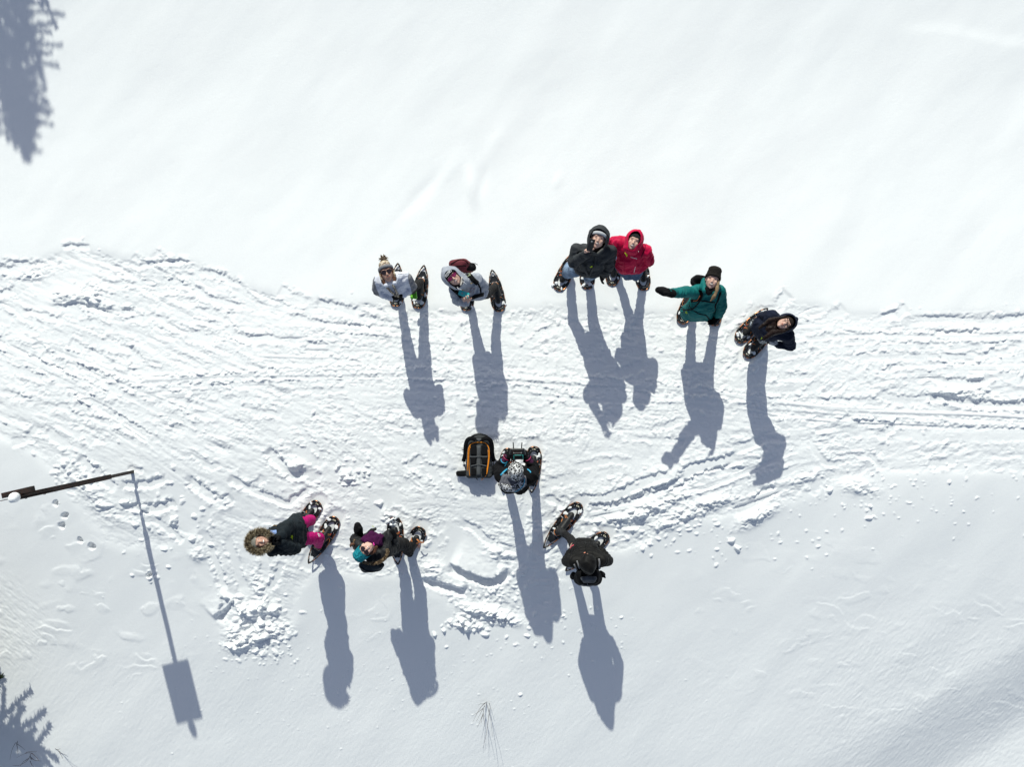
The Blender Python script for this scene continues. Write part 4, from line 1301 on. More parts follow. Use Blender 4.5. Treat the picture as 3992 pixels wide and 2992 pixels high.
def glasses(c, mat, w=.036, h=.026, frame=None):
    Hd = c['Hd']; bm = bmesh.new()
    for s in (-1, 1):
        vs = []
        pts = [Hd(s * .033 + w * .92 * math.cos(q), .008 + h * math.sin(q), .094 - .35 * max(0, abs(s * .033 + w * math.cos(q)) - .02) ** 1.0 * .8) for q in [2 * math.pi * i / 20 for i in range(20)]]
        fr = [bm.verts.new(p) for p in pts]; bk = [bm.verts.new(p - c['HR'].col[2] * .004) for p in pts]
        bm.faces.new(fr); bm.faces.new(bk[::-1])
        for i in range(20): bm.faces.new((fr[i], bk[i], bk[(i + 1) % 20], fr[(i + 1) % 20]))
    add_tube(bm, [Hd(-.01, .014, .096), Hd(0, .017, .099), Hd(.01, .014, .096)], .0028, 6)
    for s in (-1, 1): add_tube(bm, [Hd(s * .066, .012, .078), Hd(s * .080, .012, .05), Hd(s * .083, .006, .0)], .0028, 6)
    return mesh_obj('sunglasses', to_mesh(bm), mat, c['t'], smooth=False)

def thin_glasses(c, mat):
    Hd = c['Hd']; bm = bmesh.new()
    for s in (-1, 1):
        add_tube(bm, [Hd(s * .033 + .027 * math.cos(q), .008 + .018 * math.sin(q), .096 - .15 * max(0, abs(s * .033 + .027 * math.cos(q)) - .02)) for q in [2 * math.pi * i / 20 for i in range(20)]], .0026, 6, True)
        add_tube(bm, [Hd(s * .060, .012, .088), Hd(s * .080, .012, .05), Hd(s * .083, .006, .0)], .0024, 6)
    add_tube(bm, [Hd(-.007, .012, .097), Hd(.007, .012, .097)], .0024, 6)
    return mesh_obj('glasses', to_mesh(bm), mat, c['t'])

def fur(paths, mat, parent, length=.05, n=1700, r=.03, seed=1, name='fur_trim', width=.0028, droop=Vector((0, 0, 0))):
    """fur along a line: a solid roll with thousands of tapering hairs on it"""
    rr = random.Random(seed); bm = bmesh.new()
    add_tube(bm, paths, [r * .75] * len(paths), 8)
    for _ in range(n):
        i = rr.uniform(0, len(paths) - 1.001); j = int(i); p = paths[j].lerp(paths[j + 1], i - j)
        t = (paths[j + 1] - paths[j]).normalized()
        d = Vector((rr.gauss(0, 1), rr.gauss(0, 1), rr.gauss(0, 1))); d = (d - t * d.dot(t)).normalized()
        b = p + d * r * .6
        q = (d + t * rr.gauss(0, .45) + droop + Vector((rr.gauss(0, .2), rr.gauss(0, .2), rr.gauss(0, .2)))).normalized()
        L = length * rr.uniform(.5, 1.15); w = q.orthogonal().normalized() * width * rr.uniform(.7, 1.5)
        w.rotate(Matrix.Rotation(rr.uniform(0, 6.28), 3, q))
        a1 = bm.verts.new(b + w); a2 = bm.verts.new(b - w); m_ = b + q * L * .6 + droop * .01; a3 = bm.verts.new(m_ + w * .6); a4 = bm.verts.new(m_ - w * .6); a5 = bm.verts.new(b + q * L + droop * .02)
        bm.faces.new((a1, a2, a4, a3)); bm.faces.new((a3, a4, a5))
    me = bpy.data.meshes.new('fur'); bm.to_mesh(me); bm.free()
    return mesh_obj(name, me, mat, parent)

def fur_mat(name, c1, c2, c3):
    m, nt, p = new_mat(name)
    tc = nt.nodes.new('ShaderNodeTexCoord'); n = nt.nodes.new('ShaderNodeTexNoise'); n.inputs['Scale'].default_value = 38; n.inputs['Detail'].default_value = 4
    nt.links.new(tc.outputs['Object'], n.inputs['Vector'])
    r = nt.nodes.new('ShaderNodeValToRGB'); r.color_ramp.elements.new(.5)
    for e, (po, c) in zip(r.color_ramp.elements, ((.32, c1), (.5, c2), (.68, c3))): e.position = po; e.color = tuple(c) + (1,)
    nt.links.new(n.outputs[0], r.inputs[0]); nt.links.new(r.outputs[0], p.inputs['Base Color'])
    p.inputs['Roughness'].default_value = .7
    return m

def hair(c, parts, mat, name='hair', amp=.004, voxel=.006):
    me = blob(parts, voxel, 2)
    displace(me, lambda P: amp * noise3(P * np.array([1, .35, .35]), 110) + amp * noise3(P, 30))
    return mesh_obj(name, me, mat, c['t'])

def strap_obj(c, pts, w, mat, name='strap', lift=.006, thick=.006, K=None, surf=None, parent=None):
    return mesh_obj(name, ribbon(surf or c['surf'], K or c['K'], pts, w, lift, thick), mat, parent or c['t'])

def rounded_pack(parts, mat, name, label, group, loc, wr=.004, voxel=.009):
    t = thing(name, label, 'backpack', loc, group)
    me = blob(parts, voxel, 3, ([(Vector(loc), Vector(loc) + Vector((0, 0, .5)))], wr, None))
    keep = me.copy()
    o = mesh_obj('main_compartment', me, mat, t)
    return t, keep

def phone(name, label, c, along, across, size, mat, face=None, text=None, hole=None):
    """flat slab with rounded corners; c centre, along/across unit vectors"""
    n = along.cross(across).normalized()
    if n.z < 0: n = -n
    R = Matrix((across.normalized(), along.normalized(), n)).transposed()
    t = thing(name, label, 'phone', c)
    bm = bmesh.new()
    w, l, h = size[0] / 2, size[1] / 2, size[2] / 2; r = .011
    ol = []
    for sx, sy, a0 in ((1, 1, 0), (-1, 1, 90), (-1, -1, 180), (1, -1, 270)):
        for k in range(5):
            q = math.radians(a0 + k * 22.5); ol.append((sx * (w - r) + r * math.cos(q), sy * (l - r) + r * math.sin(q)))
    lv = [(-h, .93), (-h * .5, 1), (h * .5, 1), (h, .93)]
    rows = [[bm.verts.new(c + R @ Vector((x * s, y * s, z))) for x, y in ol] for z, s in lv]
    for a, b in zip(rows, rows[1:]):
        for k in range(len(ol)): bm.faces.new((a[k], a[(k + 1) % len(ol)], b[(k + 1) % len(ol)], b[k]))
    bm.faces.new(rows[0][::-1]); bm.faces.new(rows[-1])
    mesh_obj('case', to_mesh(bm), mat, t, smooth=False)
    def disc(x, y, rx, ry, m, nm):
        bm = bmesh.new(); g = bmesh.ops.create_cone(bm, cap_ends=True, segments=20, radius1=1, radius2=1, depth=.002)
        for v in g['verts']: v.co = c + R @ Vector((x + v.co.x * rx, y + v.co.y * ry, h + v.co.z * .8 + .0006))
        mesh_obj(nm, to_mesh(bm), m, t, smooth=False)
    return t, R, disc, h

C2 = crop(2100, 840, .2351); C3 = crop(2520, 1000, .2893); C4 = crop(1740, 1660, .1989); C5 = crop(920, 1920, .2034)
C6 = crop(1330, 1980, .1689); C7 = crop(2080, 1940, .2292); D1 = crop(1390, 990, .1387); D2 = crop(1700, 1010, .1327)
def V(*a): return Vector(a)
UPV = V(0, 0, 1)

# ============ person in the pom-pom hat
LILAC = fabric('lilac_grey_shell', (.60, .62, .70), .7, .2, vary=.06)
ASH = fabric('ash_grey_shell', (.22, .22, .235), .75, .2)
BLKPANT = fabric('black_trousers', (.018, .017, .017), .8, .25, vary=.3)
POMKNIT = speckle('fairisle_wool', [(.45, .36, .25), (.10, .085, .07), (.62, .55, .42), (.30, .20, .16), (.52, .45, .36)], 75)
HAIRB = fabric('brown_hair', (.10, .045, .028), .5, .4, 260, .4)
LENS = hard('sunglass_lens', (.018, .010, .012), .12, 0, .8)
c = build_person('p1', 'person in pale grey jacket, sunglasses and bobble hat with earflap braids, hands clasped', D1, dict(
    shoes=('p1b', 'p1a'), face=(.05, -1, 0), head=(850, 535, 1.55), crown=(-150, -520), shL=(1370, 690, 1.32), shR=(640, 770, 1.32), elL=(1560, 930, 1.10), elR=(590, 1040, 1.10),
    wrL=(1330, 1150, 1.14), wrR=(960, 1240, 1.13), pelvis=(1120, 1000, .90), handL=dict(kind='glove', cr=(1130, 1230, 1.14), side=UPV, n=(-.3, .6, -.3), curl=.7), handR=dict(kind='glove', cr=(1180, 1220, 1.14), side=UPV, n=(.3, .6, -.3), curl=.5),
    legs=dict(mat=BLKPANT), jacket=dict(mat=LILAC, panel=ASH, hem=.86, th=.028, wr=.009), smile=False, skin=SKIN))
o = hat(c, POMKNIT, top=.15, low=.055, cuffmat=ASH, slack=.01)
pm = c['Hd'](.012, .178, -.03)
me = blob([[(pm, .036)]], .008, 1)
pom = mesh_obj('pompom', me, POMKNIT, o)
YARN = fur_mat('bobble_yarn', (.05, .035, .03), (.25, .18, .12), (.55, .47, .36))
rr_ = [pm + V(.02 * math.cos(q), .02 * math.sin(q), 0) for q in [k * .9 for k in range(8)]]
fur(rr_, YARN, o, length=.034, n=700, r=.030, seed=3, name='yarn', width=.0035)
hair(c, [[(c['Hd'](s * .078, .01, .02), .020), (c['Hd'](s * .080, -.09, .03), .022), (c['Hd'](s * .062, -.16, .05), .016)] for s in (-1, 1)], HAIRB)
glasses(c, LENS)
for s, e in ((1, (-.01, -.36, .10)), (-1, (-.035, -.33, .11))):
    zz = lambda a, b: c['surf'].hit(D1(a, b, 1.3 + c['gz']), .020)[0]
    pts = [c['Hd'](s * .088, .0, .02), c['Hd'](s * .085, -.08, .04)] + ([zz(1025, 820), zz(1060, 900), zz(1105, 1010), zz(1150, 1120), zz(1165, 1170)] if s > 0 else [zz(770, 800), zz(815, 890), zz(900, 980), zz(1000, 1060), zz(1110, 1150)])
    bm = bmesh.new(); P = catmull(pts, 6); add_tube(bm, P, [.017 - .006 * abs(math.sin(i * .9)) for i in range(len(P))], 7)
    mesh_obj('earflap_braid', to_mesh(bm), POMKNIT, o)
surf = c['surf']
COLLAR = fabric('grey_collar', (.16, .16, .17))
mesh_obj('collar', blob([[(c['Hd'](s * .09, -.10, -.01), .032), (c['Hd'](s * .055, -.155, .05), .028)] for s in (-1, 1)] + [[(c['Hd'](-.06, -.12, -.07), .035), (c['Hd'](.06, -.12, -.07), .035)]], .008, 3), LILAC, c['t'])
strap_obj(c, [(1010, 900), (1060, 1000), (1090, 1090), (1110, 1170)], .012, ASH, 'zip', .001, .003)
strap_obj(c, [(1170, 570), (1310, 572), (1440, 565)], .006, ASH, 'seam', .001, .003)
# green pouch hanging beside the boot
GREEN = hard('clear_green_plastic', (.10, .42, .02), .3, 0, .5, (.20, .60, .05), 60)
gp = D1(1610, 1150, .30 + c['gz'])
t = thing('pouch', 'small bright green pouch clipped beside the snowshoe of the bobble-hat person', 'pouch', gp)
mesh_obj('bag', blob([[(gp + V(-.028, .045, 0), .016), (gp + V(.018, .055, 0), .016), (gp + V(.034, -.045, 0), .020), (gp + V(-.032, -.04, 0), .020)]], .007, 2, ([(gp, gp + UPV * .1)], .004, None)), GREEN, t)
bm = bmesh.new(); add_tube(bm, [gp + V(.0, .06, .0), gp + V(.01, .11, .08), gp + V(.0, .13, .25)], .003, 5); mesh_obj('cord', to_mesh(bm), BLACK, t)

# ============ person in the grey hoodie
HOOD = fabric('heather_grey_fleece', (.33, .35, .40), .95, .35, 180, .10)
BBLK = knit('black_beanie_wool', (.022, .022, .026), None, 260, 'X', .5)
c = build_person('p2', 'person in heather grey hoodie with gold lettering, raising a turquoise phone', D2, dict(
    shoes=('p2b', 'p2a'), face=(-.15, -1, 0), head=(490, 545, 1.53), crown=(-230, -215), shL=(1200, 610, 1.32), shR=(560, 880, 1.30), elL=(1400, 800, 1.06), elR=(640, 1230, 1.14),
    wrL=(1260, 990, 1.0), wrR=(900, 1290, 1.34), pelvis=(1130, 960, .88), handR=dict(kind='bare', cr=(870, 1170, 1.39), side=(1, .2, .1), n=(-.05, .25, .9), curl=.62, spread=.16, sc=1.05),
    handL=dict(kind='glove', cr=(1130, 1060, 1.03), side=UPV, n=(-.4, .2, -.8), curl=.7, sc=1.2), knL=(1500, 1020, .50),
    legs=dict(mat=BLKPANT, r=.95), jacket=dict(mat=HOOD, hem=.84, th=.028, wr=.009), skin=SKIN2))
hat(c, BBLK, top=.115, low=.040, cuffmat=BBLK)
hood(c, HOOD, rim=.060, r=(.128, .140, .12), point=(.0, .15, -.02), wr=.003)
PINK = hard('pink_mirror_goggle', (.20, .012, .07), .14, .3, .8, (.34, .03, .12))
g = glasses(c, PINK, .041, .022); g.name = 'goggles'
hs = Surf(*[c['jacket']])
WHITE = hard('white_print', (.8, .8, .82), .6)
def lp(m, Hd, poly, f):   # polygon on the hat front, in head coordinates
    bm = bmesh.new()
    for pl in poly:
        vs = [bm.verts.new(Hd(x, y, f - 1.6 * x * x - 1.2 * max(0, y - .06) ** 1.5)) for x, y in pl]
        bm.faces.new(vs)
    me = bpy.data.meshes.new('lp'); bm.to_mesh(me); bm.free(); return me
def outline(pts, w):
    r = []
    n = len(pts)
    for i in range(n):
        (x0, y0), (x1, y1) = pts[i], pts[(i + 1) % n]
        dx, dy = x1 - x0, y1 - y0; l = math.hypot(dx, dy) or 1; ox, oy = -dy / l * w, dx / l * w
        r.append([(x0 + ox, y0 + oy), (x1 + ox, y1 + oy), (x1 - ox, y1 - oy), (x0 - ox, y0 - oy)])
    return r
bird = [(-.052, .058), (-.050, .080), (-.010, .086), (.020, .090), (.046, .084), (.052, .070), (.046, .060), (.030, .060), (.020, .066), (.0, .060), (-.02, .056)]
emblem = lp(None, c['Hd'], outline(bird, .0022) + outline([(-.045, .068), (-.01, .074), (.02, .080), (.035, .076)], .0016) + outline([(.024, .072), (.034, .074), (.030, .078)], .0022), .115)
mesh_obj('emblem', emblem, WHITE, c['t'], smooth=False)
GOLD = hard('gold_print', (.50, .30, .02), .8)
MAROON = hard('maroon_print', (.22, .05, .05), .8)
for i, (ch, a, b) in enumerate(zip('MINDORA', (790, 835, 880, 935, 985, 1030, 1070), (905, 855, 815, 775, 745, 715, 700))):
    m_ = text_mesh(c['surf'], D2, ch, a, b + 20, 62, -38, 1.2, .03)
    mesh_obj('lettering', m_, GOLD, c['t'], smooth=False)
mesh_obj('chest_crest', decal(c['surf'], D2, outline([(905, 865), (1130, 860), (1085, 1010), (930, 990)], 5) + outline([(950, 940), (990, 900), (1060, 905), (1050, 940), (1020, 940), (1020, 980), (985, 970), (970, 950)], 4)), MAROON, c['t'], smooth=False)
bm = bmesh.new()
for s in (-1, 1): add_tube(bm, [c['Hd'](s * .05, -.125, .085), c['Hd'](s * .055, -.15, .10), c['Hd'](s * .045 + .01, -.19, .10)], .003, 6)
mesh_obj('drawstring', to_mesh(bm), WHITE, c['t'])
CREAM = fabric('cream_collar', (.62, .58, .52))
mesh_obj('collar', blob([[(c['Hd'](.03, -.125, .04), .014), (c['Hd'](.075, -.09, .05), .014)], [(c['Hd'](.0, -.14, .045), .012), (c['Hd'](.03, -.125, .045), .014)]], .006, 1), CREAM, c['t'])
J = c['J']
# phone
pc = D2(815, 1030, 1.45 + c['gz'])
along = (D2(970, 1090, 1.235) - D2(660, 975, 1.235)).normalized(); across = along.cross(V(.15, -.1, 1)).normalized()
TEAL = hard('turquoise_phone_case', (.03, .42, .43), .45, 0, .5, (.05, .50, .50), 20)
t, R, disc, h = phone('phone', 'turquoise phone held up in a bare hand in front of the grey hoodie', pc, along, across, (.068, .140, .012), TEAL)
disc(.0, -.022, .011, .011, GREYP, 'logo_ring'); disc(.024, -.058, .005, .005, RUB, 'lens')
# maroon backpack
MAR = fabric('maroon_nylon', (.16, .035, .045), .75, .3, vary=.25)
bpc = D2(690, 190, 1.22 + c['gz'])
ft = c['F']; sd = c['S']
q = lambda a, b, z: D2(a, b, z + c['gz'])
t, me = rounded_pack([[(q(480, 150, 1.30), .05), (q(820, 110, 1.30), .055), (q(560, 300, 1.28), .06), (q(900, 260, 1.2), .06), (q(620, 250, .95), .07), (q(980, 260, .92), .07)]], MAR, 'backpack',
                     'maroon and black backpack worn behind the grey hoodie', None, bpc)
ps = Surf(me)
mesh_obj('lower_pocket', blob([[(q(930, 250, 1.24), .045), (q(1100, 270, 1.18), .04), (q(1080, 200, 1.16), .04), (q(960, 180, 1.18), .035)]], .008, 2, ([(bpc, bpc + UPV)], .004, None)), BLACK, t)
strap_obj(c, [(430, 150), (600, 60), (700, 25), (850, 50), (950, 150)], .012, BLACK, 'trim', .002, .005, K=D2, surf=ps, parent=t)
strap_obj(c, [(520, 230), (700, 200), (880, 210)], .010, BLACK, 'trim', .002, .005, K=D2, surf=ps, parent=t)
strap_obj(c, [(740, 270), (850, 330), (980, 470), (1100, 620), (1230, 720)], .062, BLACK, 'shoulder_strap', .006, .010, parent=t)
strap_obj(c, [(410, 760), (500, 880), (620, 980), (740, 1120)], .052, BLACK, 'shoulder_strap', .006, .010, parent=t)
strap_obj(c, [(1230, 720), (1290, 850), (1310, 1000)], .022, BLACK, 'webbing', .006, .005, parent=t)
strap_obj(c, [(1030, 1150), (1200, 1080), (1370, 1040)], .055, BLACK, 'hip_belt', .006, .014, parent=t)
mesh_obj('patch', decal(c['surf'], D2, [[(905, 460), (975, 410), (1000, 450), (930, 505)]], 1.3, .022), hard('olive_patch', (.22, .26, .16), .8), t, smooth=False)
bm = bmesh.new(); add_tube(bm, [q(1040, 225, 1.24), q(1010, 260, 1.25), q(980, 240, 1.25), q(970, 210, 1.24), q(1000, 190, 1.24), q(1040, 225, 1.24)], .006, 6); mesh_obj('bottle_ring', to_mesh(bm), SILVER, t)
bm = bmesh.new(); add_tube(bm, [q(1100, 150, 1.2), q(1140, 125, 1.24), q(1180, 150, 1.22), q(1220, 172, 1.2)], .004, 6); mesh_obj('cord', to_mesh(bm), BLACK, t)

# ============ man in the charcoal jacket
CHAR = fabric('charcoal_shell', (.034, .037, .041), .7, .2, 200, .2)
DENIM = fabric('washed_denim', (.16, .22, .31), .9, .35, 300, .5)
NAVYK = knit('navy_beanie_wool', (.012, .012, .032), None, 300, 'X', .4)
GREYK = fabric('grey_hat_lining', (.45, .46, .48), .9, .3)
c = build_person('p3', 'man in charcoal hooded jacket and jeans photographing with a black phone', C2, dict(
    shoes=('p3b', 'p3a'), face=(-.12, -1, 0), head=(985, 400, 1.66), crown=(90, -300), shL=(1185, 600, 1.42), shR=(640, 580, 1.42), elL=(1180, 830, 1.12), elR=(570, 790, 1.34),
    wrL=(1090, 980, .90), wrR=(800, 635, 1.66), pelvis=(830, 870, .94), knR=(480, 960, .50), knL=(830, 1010, .48), hs=1.03,
    handR=dict(kind='bare', cr=(815, 520, 1.78), side=(1, -.1, .2), n=(.35, -.3, .8), curl=.55, spread=.14, sc=1.05),
    handL=dict(kind='glove', cr=(1030, 1060, .80), side=(-1, .1, 0), n=(-.2, -.3, -.6), curl=.35, spread=.30, sc=1.1),
    legs=dict(mat=DENIM, r=1.05, wr=.007), jacket=dict(mat=CHAR, hem=.80, th=.032, wr=.010, bulk=.01), skin=SKIN2, bulk=.01))
hat(c, NAVYK, top=.135, low=.046, cuffmat=GREYK)
hood(c, CHAR, rim=.050, r=(.135, .150, .125), point=(.0, .135, -.04), wr=.007)
bm = bmesh.new()
me = text_mesh(Surf(blob([[(c['Hd'](0, .075, .0), (.088 * 1.03, .07, .112), c['HR'])]], .01, 1)), C2, 'STU', 975, 352, 28, 4, 1.66, .03); mesh_obj('hat_lettering', me, WHITE, c['t'], smooth=False)
COLG = fabric('grey_inner_collar', (.10, .10, .095))
mesh_obj('collar', blob([[(c['Hd'](s * .085, -.10, .03), .016), (c['Hd'](s * .045, -.165, .055), .014)] for s in (-1, 1)], .007, 2), COLG, c['t'])
strap_obj(c, [(945, 640), (930, 800), (870, 930), (820, 1060)], .028, CHAR, 'storm_flap', .003, .010)
strap_obj(c, [(640, 900), (740, 960), (820, 990)], .008, BLACK, 'pocket_zip', .001, .003)
mesh_obj('tag', card(c['surf'], C2, [(845, 862), (880, 838), (893, 850), (885, 866)], 1.2, .012), NEON, c['t'], smooth=False)
pc = C2(865, 492, 1.84 + c['gz'])
along = (C2(895, 385, 1.84) - C2(830, 600, 1.80)).normalized(); across = along.cross(V(-.1, -.2, 1)).normalized()
t, R, disc, h = phone('phone', 'black phone raised beside the face of the man in the charcoal jacket', pc, along, across, (.074, .150, .011), RUB)
disc(-.002, .045, .009, .009, GREYP, 'lens'); disc(.012, .045, .003, .003, SILVER, 'flash')

# ============ person in the red jacket
REDM = fabric('red_shell', (.50, .005, .055), .6, .2, 200, .12)
DENIMD = fabric('blue_denim', (.06, .10, .18), .9, .3, 300, .35)
c = build_person('p4', 'smiling person in bright red hooded jacket, one hand in the pocket', C2, dict(
    shoes=('p4b', 'p4a'), face=(-.05, -1, 0), head=(1575, 440, 1.52), crown=(115, -300), shL=(1760, 600, 1.32), shR=(1350, 450, 1.30), elL=(1830, 760, 1.06), elR=(1235, 440, 1.14),
    wrL=(1650, 910, .98), wrR=(1215, 560, 1.02), pelvis=(1490, 830, .90), knL=(1610, 1010, .50), knR=(1480, 1000, .50),
    legs=dict(mat=DENIMD), handL=dict(kind='glove', cr=(1590, 930, .95), side=UPV, n=(0, 1, 0), mat=BLACK), handR=dict(kind='glove', cr=(1200, 620, 1.0), side=UPV, n=(0, -1, 0), mat=BLACK),
    jacket=dict(mat=REDM, hem=.80, th=.034, wr=.010, hw=.13), skin=SKIN2))
hood(c, REDM, rim=.072, r=(.118, .145, .13), point=(.01, .14, -.01), wr=.004, tilt=-.10)
BLKFL = fabric('black_fleece_liner', (.015, .015, .016), .95, .3)
hat(c, BLKFL, top=.11, low=.050, cuff=False)
strap_obj(c, [(1455, 620), (1420, 760), (1400, 900), (1395, 960)], .020, REDM, 'storm_flap', .003, .008)
me = text_mesh(c['surf'], C2, 'Columbia', 1578, 712, 26, 14, 1.2, .02); mesh_obj('lettering', me, WHITE, c['t'], smooth=False)
mesh_obj('tag', card(c['surf'], C2, [(1420, 622), (1440, 612), (1475, 660), (1462, 688)], 1.3, .012), NEON, c['t'], smooth=False)
strap_obj(c, [(1770, 460), (1765, 540), (1730, 620), (1700, 700)], .007, BLACK, 'strap_line', .003, .004)
strap_obj(c, [(1603, 850), (1590, 905), (1580, 950)], .006, WHITE, 'pocket_zip', .002, .003)
mesh_obj('snap', to_mesh((lambda b: (add_tube(b, [c['Hd'](.10, -.10, .07), c['Hd'](.10, -.10, .078)], .005, 8), b)[1])(bmesh.new())), SILVER, c['t'])

# ============ person in the teal coat, arm stretched out
TEALC = fabric('teal_shell', (.006, .135, .130), .65, .2, 200, .2)
BKNIT = knit('black_chunky_wool', (.030, .026, .024), None, 130, 'Z', .8)
BLOND = fabric('dark_blond_hair', (.20, .135, .075), .5, .4, 260, .4)
c = build_person('p5', 'person in teal coat and black knit hat waving with one arm stretched out', C3, dict(
    shoes=('p5b', 'p5a'), face=(-.05, -1, 0), head=(888, 320, 1.53), crown=(70, -290), shL=(985, 470, 1.32), shR=(680, 470, 1.34), elL=(1010, 680, 1.06), elR=(490, 488, 1.48),
    wrL=(975, 800, .88), wrR=(300, 490, 1.66), pelvis=(690, 720, .90),
    handR=dict(kind='mitt', cr=(150, 450, 1.70), side=(.3, -.5, .8), n=(0, 0, 1), sc=1.22), handL=dict(kind='glove', cr=(915, 860, .80), side=(-.6, -.6, 0), n=(-1, 0, 0), sc=1.15),
    legs=dict(mat=BLKPANT), jacket=dict(mat=TEALC, hem=.66, th=.032, wr=.009, hw=.19, bulk=.02, hemc=(690, 760, .68)), skin=SKIN2))
o = hat(c, BKNIT, top=.158, low=.040, slack=.022, rr=.090, noise=.004)
hair(c, [[(c['Hd'](.075, .0, .03), .018), (c['Hd'](.082, -.08, .05), .022)], [(c['Hd'](.082, -.08, .05), .022), (c['Hd'](.085, -.14, .065), .018)], [(c['Hd'](.085, -.14, .065), .018), (c['Hd'](.072, -.20, .07), .024)],
         [(c['Hd'](.072, -.20, .07), .024), (c['Hd'](.050, -.26, .065), .010)]], BLOND)
mesh_obj('collar', blob([[(c['Hd'](s * .088, -.06, -.03), .034), (c['Hd'](s * .06, -.15, .02), .034)] for s in (-1, 1)] + [[(c['Hd'](-.095, -.02, -.06), .038), (c['Hd'](-.10, -.12, -.03), .036)], [(c['Hd'](-.06, -.10, -.09), .045), (c['Hd'](.06, -.10, -.09), .045)]], .008, 3), TEALC, c['t'])
mesh_obj('neck_warmer', blob([[(c['Hd'](-.04, -.13, .02), .035), (c['Hd'](.045, -.12, .02), .035), (c['Hd'](0, -.17, .02), .03)]], .008, 2), BLACK, c['t'])
mesh_obj('tag', card(c['surf'], C3, [(530, 738), (578, 755), (568, 780), (520, 762)], 1.0, .014), NEON, c['t'], smooth=False)
q = lambda a, b, z: C3(a, b, z + c['gz'])
bpc = q(650, 330, 1.1)
t, me = rounded_pack([[(q(690, 300, 1.32), .05), (q(880, 330, 1.30), .05), (q(660, 340, 1.0), .07), (q(860, 370, 1.0), .07)]], BLACK, 'backpack', 'slim black backpack with hose and orange trim on the teal coat', None, bpc)
ORNG = hard('orange_piping', (.55, .13, .02), .6)
strap_obj(c, [(735, 440), (745, 520), (715, 600), (650, 690), (580, 720), (500, 720)], .016, BLACK, 'drinking_hose', .010, .014, parent=t)
strap_obj(c, [(720, 450), (740, 540), (700, 590), (600, 600)], .040, BLACK, 'shoulder_strap', .004, .006, parent=t)
strap_obj(c, [(715, 520), (690, 580), (640, 592)], .006, ORNG, 'piping', .012, .003, parent=t)
strap_obj(c, [(1000, 480), (960, 600), (930, 650), (920, 760)], .026, BLACK, 'shoulder_strap', .004, .006, parent=t)
strap_obj(c, [(715, 590), (800, 605), (920, 620)], .018, BLACK, 'chest_strap', .004, .005, parent=t)
strap_obj(c, [(580, 610), (590, 680), (700, 770), (800, 790), (850, 860)], .014, BLACK, 'webbing', .004, .004, parent=t)

# ============ person in the navy hoodie
NAVY = fabric('navy_fleece', (.012, .016, .032), .92, .3, 180, .2)
DARKP = fabric('snowy_dark_trousers', (.045, .05, .055), .85, .3, 60, .8)
m_, nt_, p_ = new_mat('snow_dusted_cloth')
tc_ = nt_.nodes.new('ShaderNodeTexCoord'); n_ = nt_.nodes.new('ShaderNodeTexNoise'); n_.inputs['Scale'].default_value = 22; n_.inputs['Detail'].default_value = 6; n_.inputs['Distortion'].default_value = .8
nt_.links.new(tc_.outputs['Object'], n_.inputs['Vector']); r_ = nt_.nodes.new('ShaderNodeValToRGB'); r_.color_ramp.elements[0].position = .50; r_.color_ramp.elements[1].position = .58
r_.color_ramp.elements[0].color = (.018, .02, .024, 1); r_.color_ramp.elements[1].color = (.62, .66, .70, 1)
nt_.links.new(n_.outputs[0], r_.inputs[0]); nt_.links.new(r_.outputs[0], p_.inputs['Base Color']); p_.inputs['Roughness'].default_value = .9
DUST = m_
c = build_person('p6', 'person in navy hoodie with glasses and long dark hair, hand on one hip', C3, dict(
    shoes=('p6b', 'p6a'), face=(-.75, -.55, 0), head=(1865, 905, 1.45), crown=(330, -115), shL=(1900, 1060, 1.24), shR=(1690, 800, 1.24), elL=(1945, 1205, 1.02), elR=(1560, 810, 1.02),
    wrL=(1770, 1190, .98), wrR=(1600, 1040, .98), pelvis=(1560, 985, .86), hs=.98,
    handL=dict(kind='glove', cr=(1690, 1165, .98), side=UPV, n=(0, 1, -.2), mat=fabric('grey_wool_glove', (.30, .31, .35), .95), sc=1.15, curl=.8), handR=dict(kind='glove', cr=(1650, 1090, .95), side=UPV, n=(0, -1, 0)),
    legs=dict(mat=DUST, r=1.0), jacket=dict(mat=NAVY, hem=.80, th=.030, wr=.008), skin=SKIN2, smile=False))
hat(c, fabric('dark_brown_beanie', (.025, .018, .015), .95, .4), top=.115, low=.035, cuff=False)
hood(c, NAVY, rim=.045, r=(.125, .140, .125), point=(-.01, .155, -.03), wr=.004)
DHAIR = fabric('dark_brown_hair', (.012, .006, .005), .5, .4, 260, .4)
Hd = c['Hd']
hair(c, [[(Hd(-.078, .03, .04), .016), (Hd(-.086, -.06, .04), .022)], [(Hd(-.086, -.06, .04), .022), (Hd(-.10, -.17, .06), .034)], [(Hd(-.10, -.17, .06), .034), (Hd(-.05, -.33, .05), .018)],
         [(Hd(.078, .03, .04), .016), (Hd(.084, -.07, .045), .026)], [(Hd(.084, -.07, .045), .026), (Hd(.06, -.19, .06), .042)], [(Hd(.06, -.19, .06), .042), (Hd(.10, -.33, .05), .020)],
         [(Hd(-.08, -.15, .04), .035), (Hd(.06, -.17, .045), .04), (Hd(0, -.24, .045), .03)]], DHAIR)
thin_glasses(c, BLACK)
mesh_obj('tag', card(c['surf'], C3, [(1552, 1070), (1566, 1080), (1556, 1115), (1540, 1122)], 1.0, .012), NEON, c['t'], smooth=False)

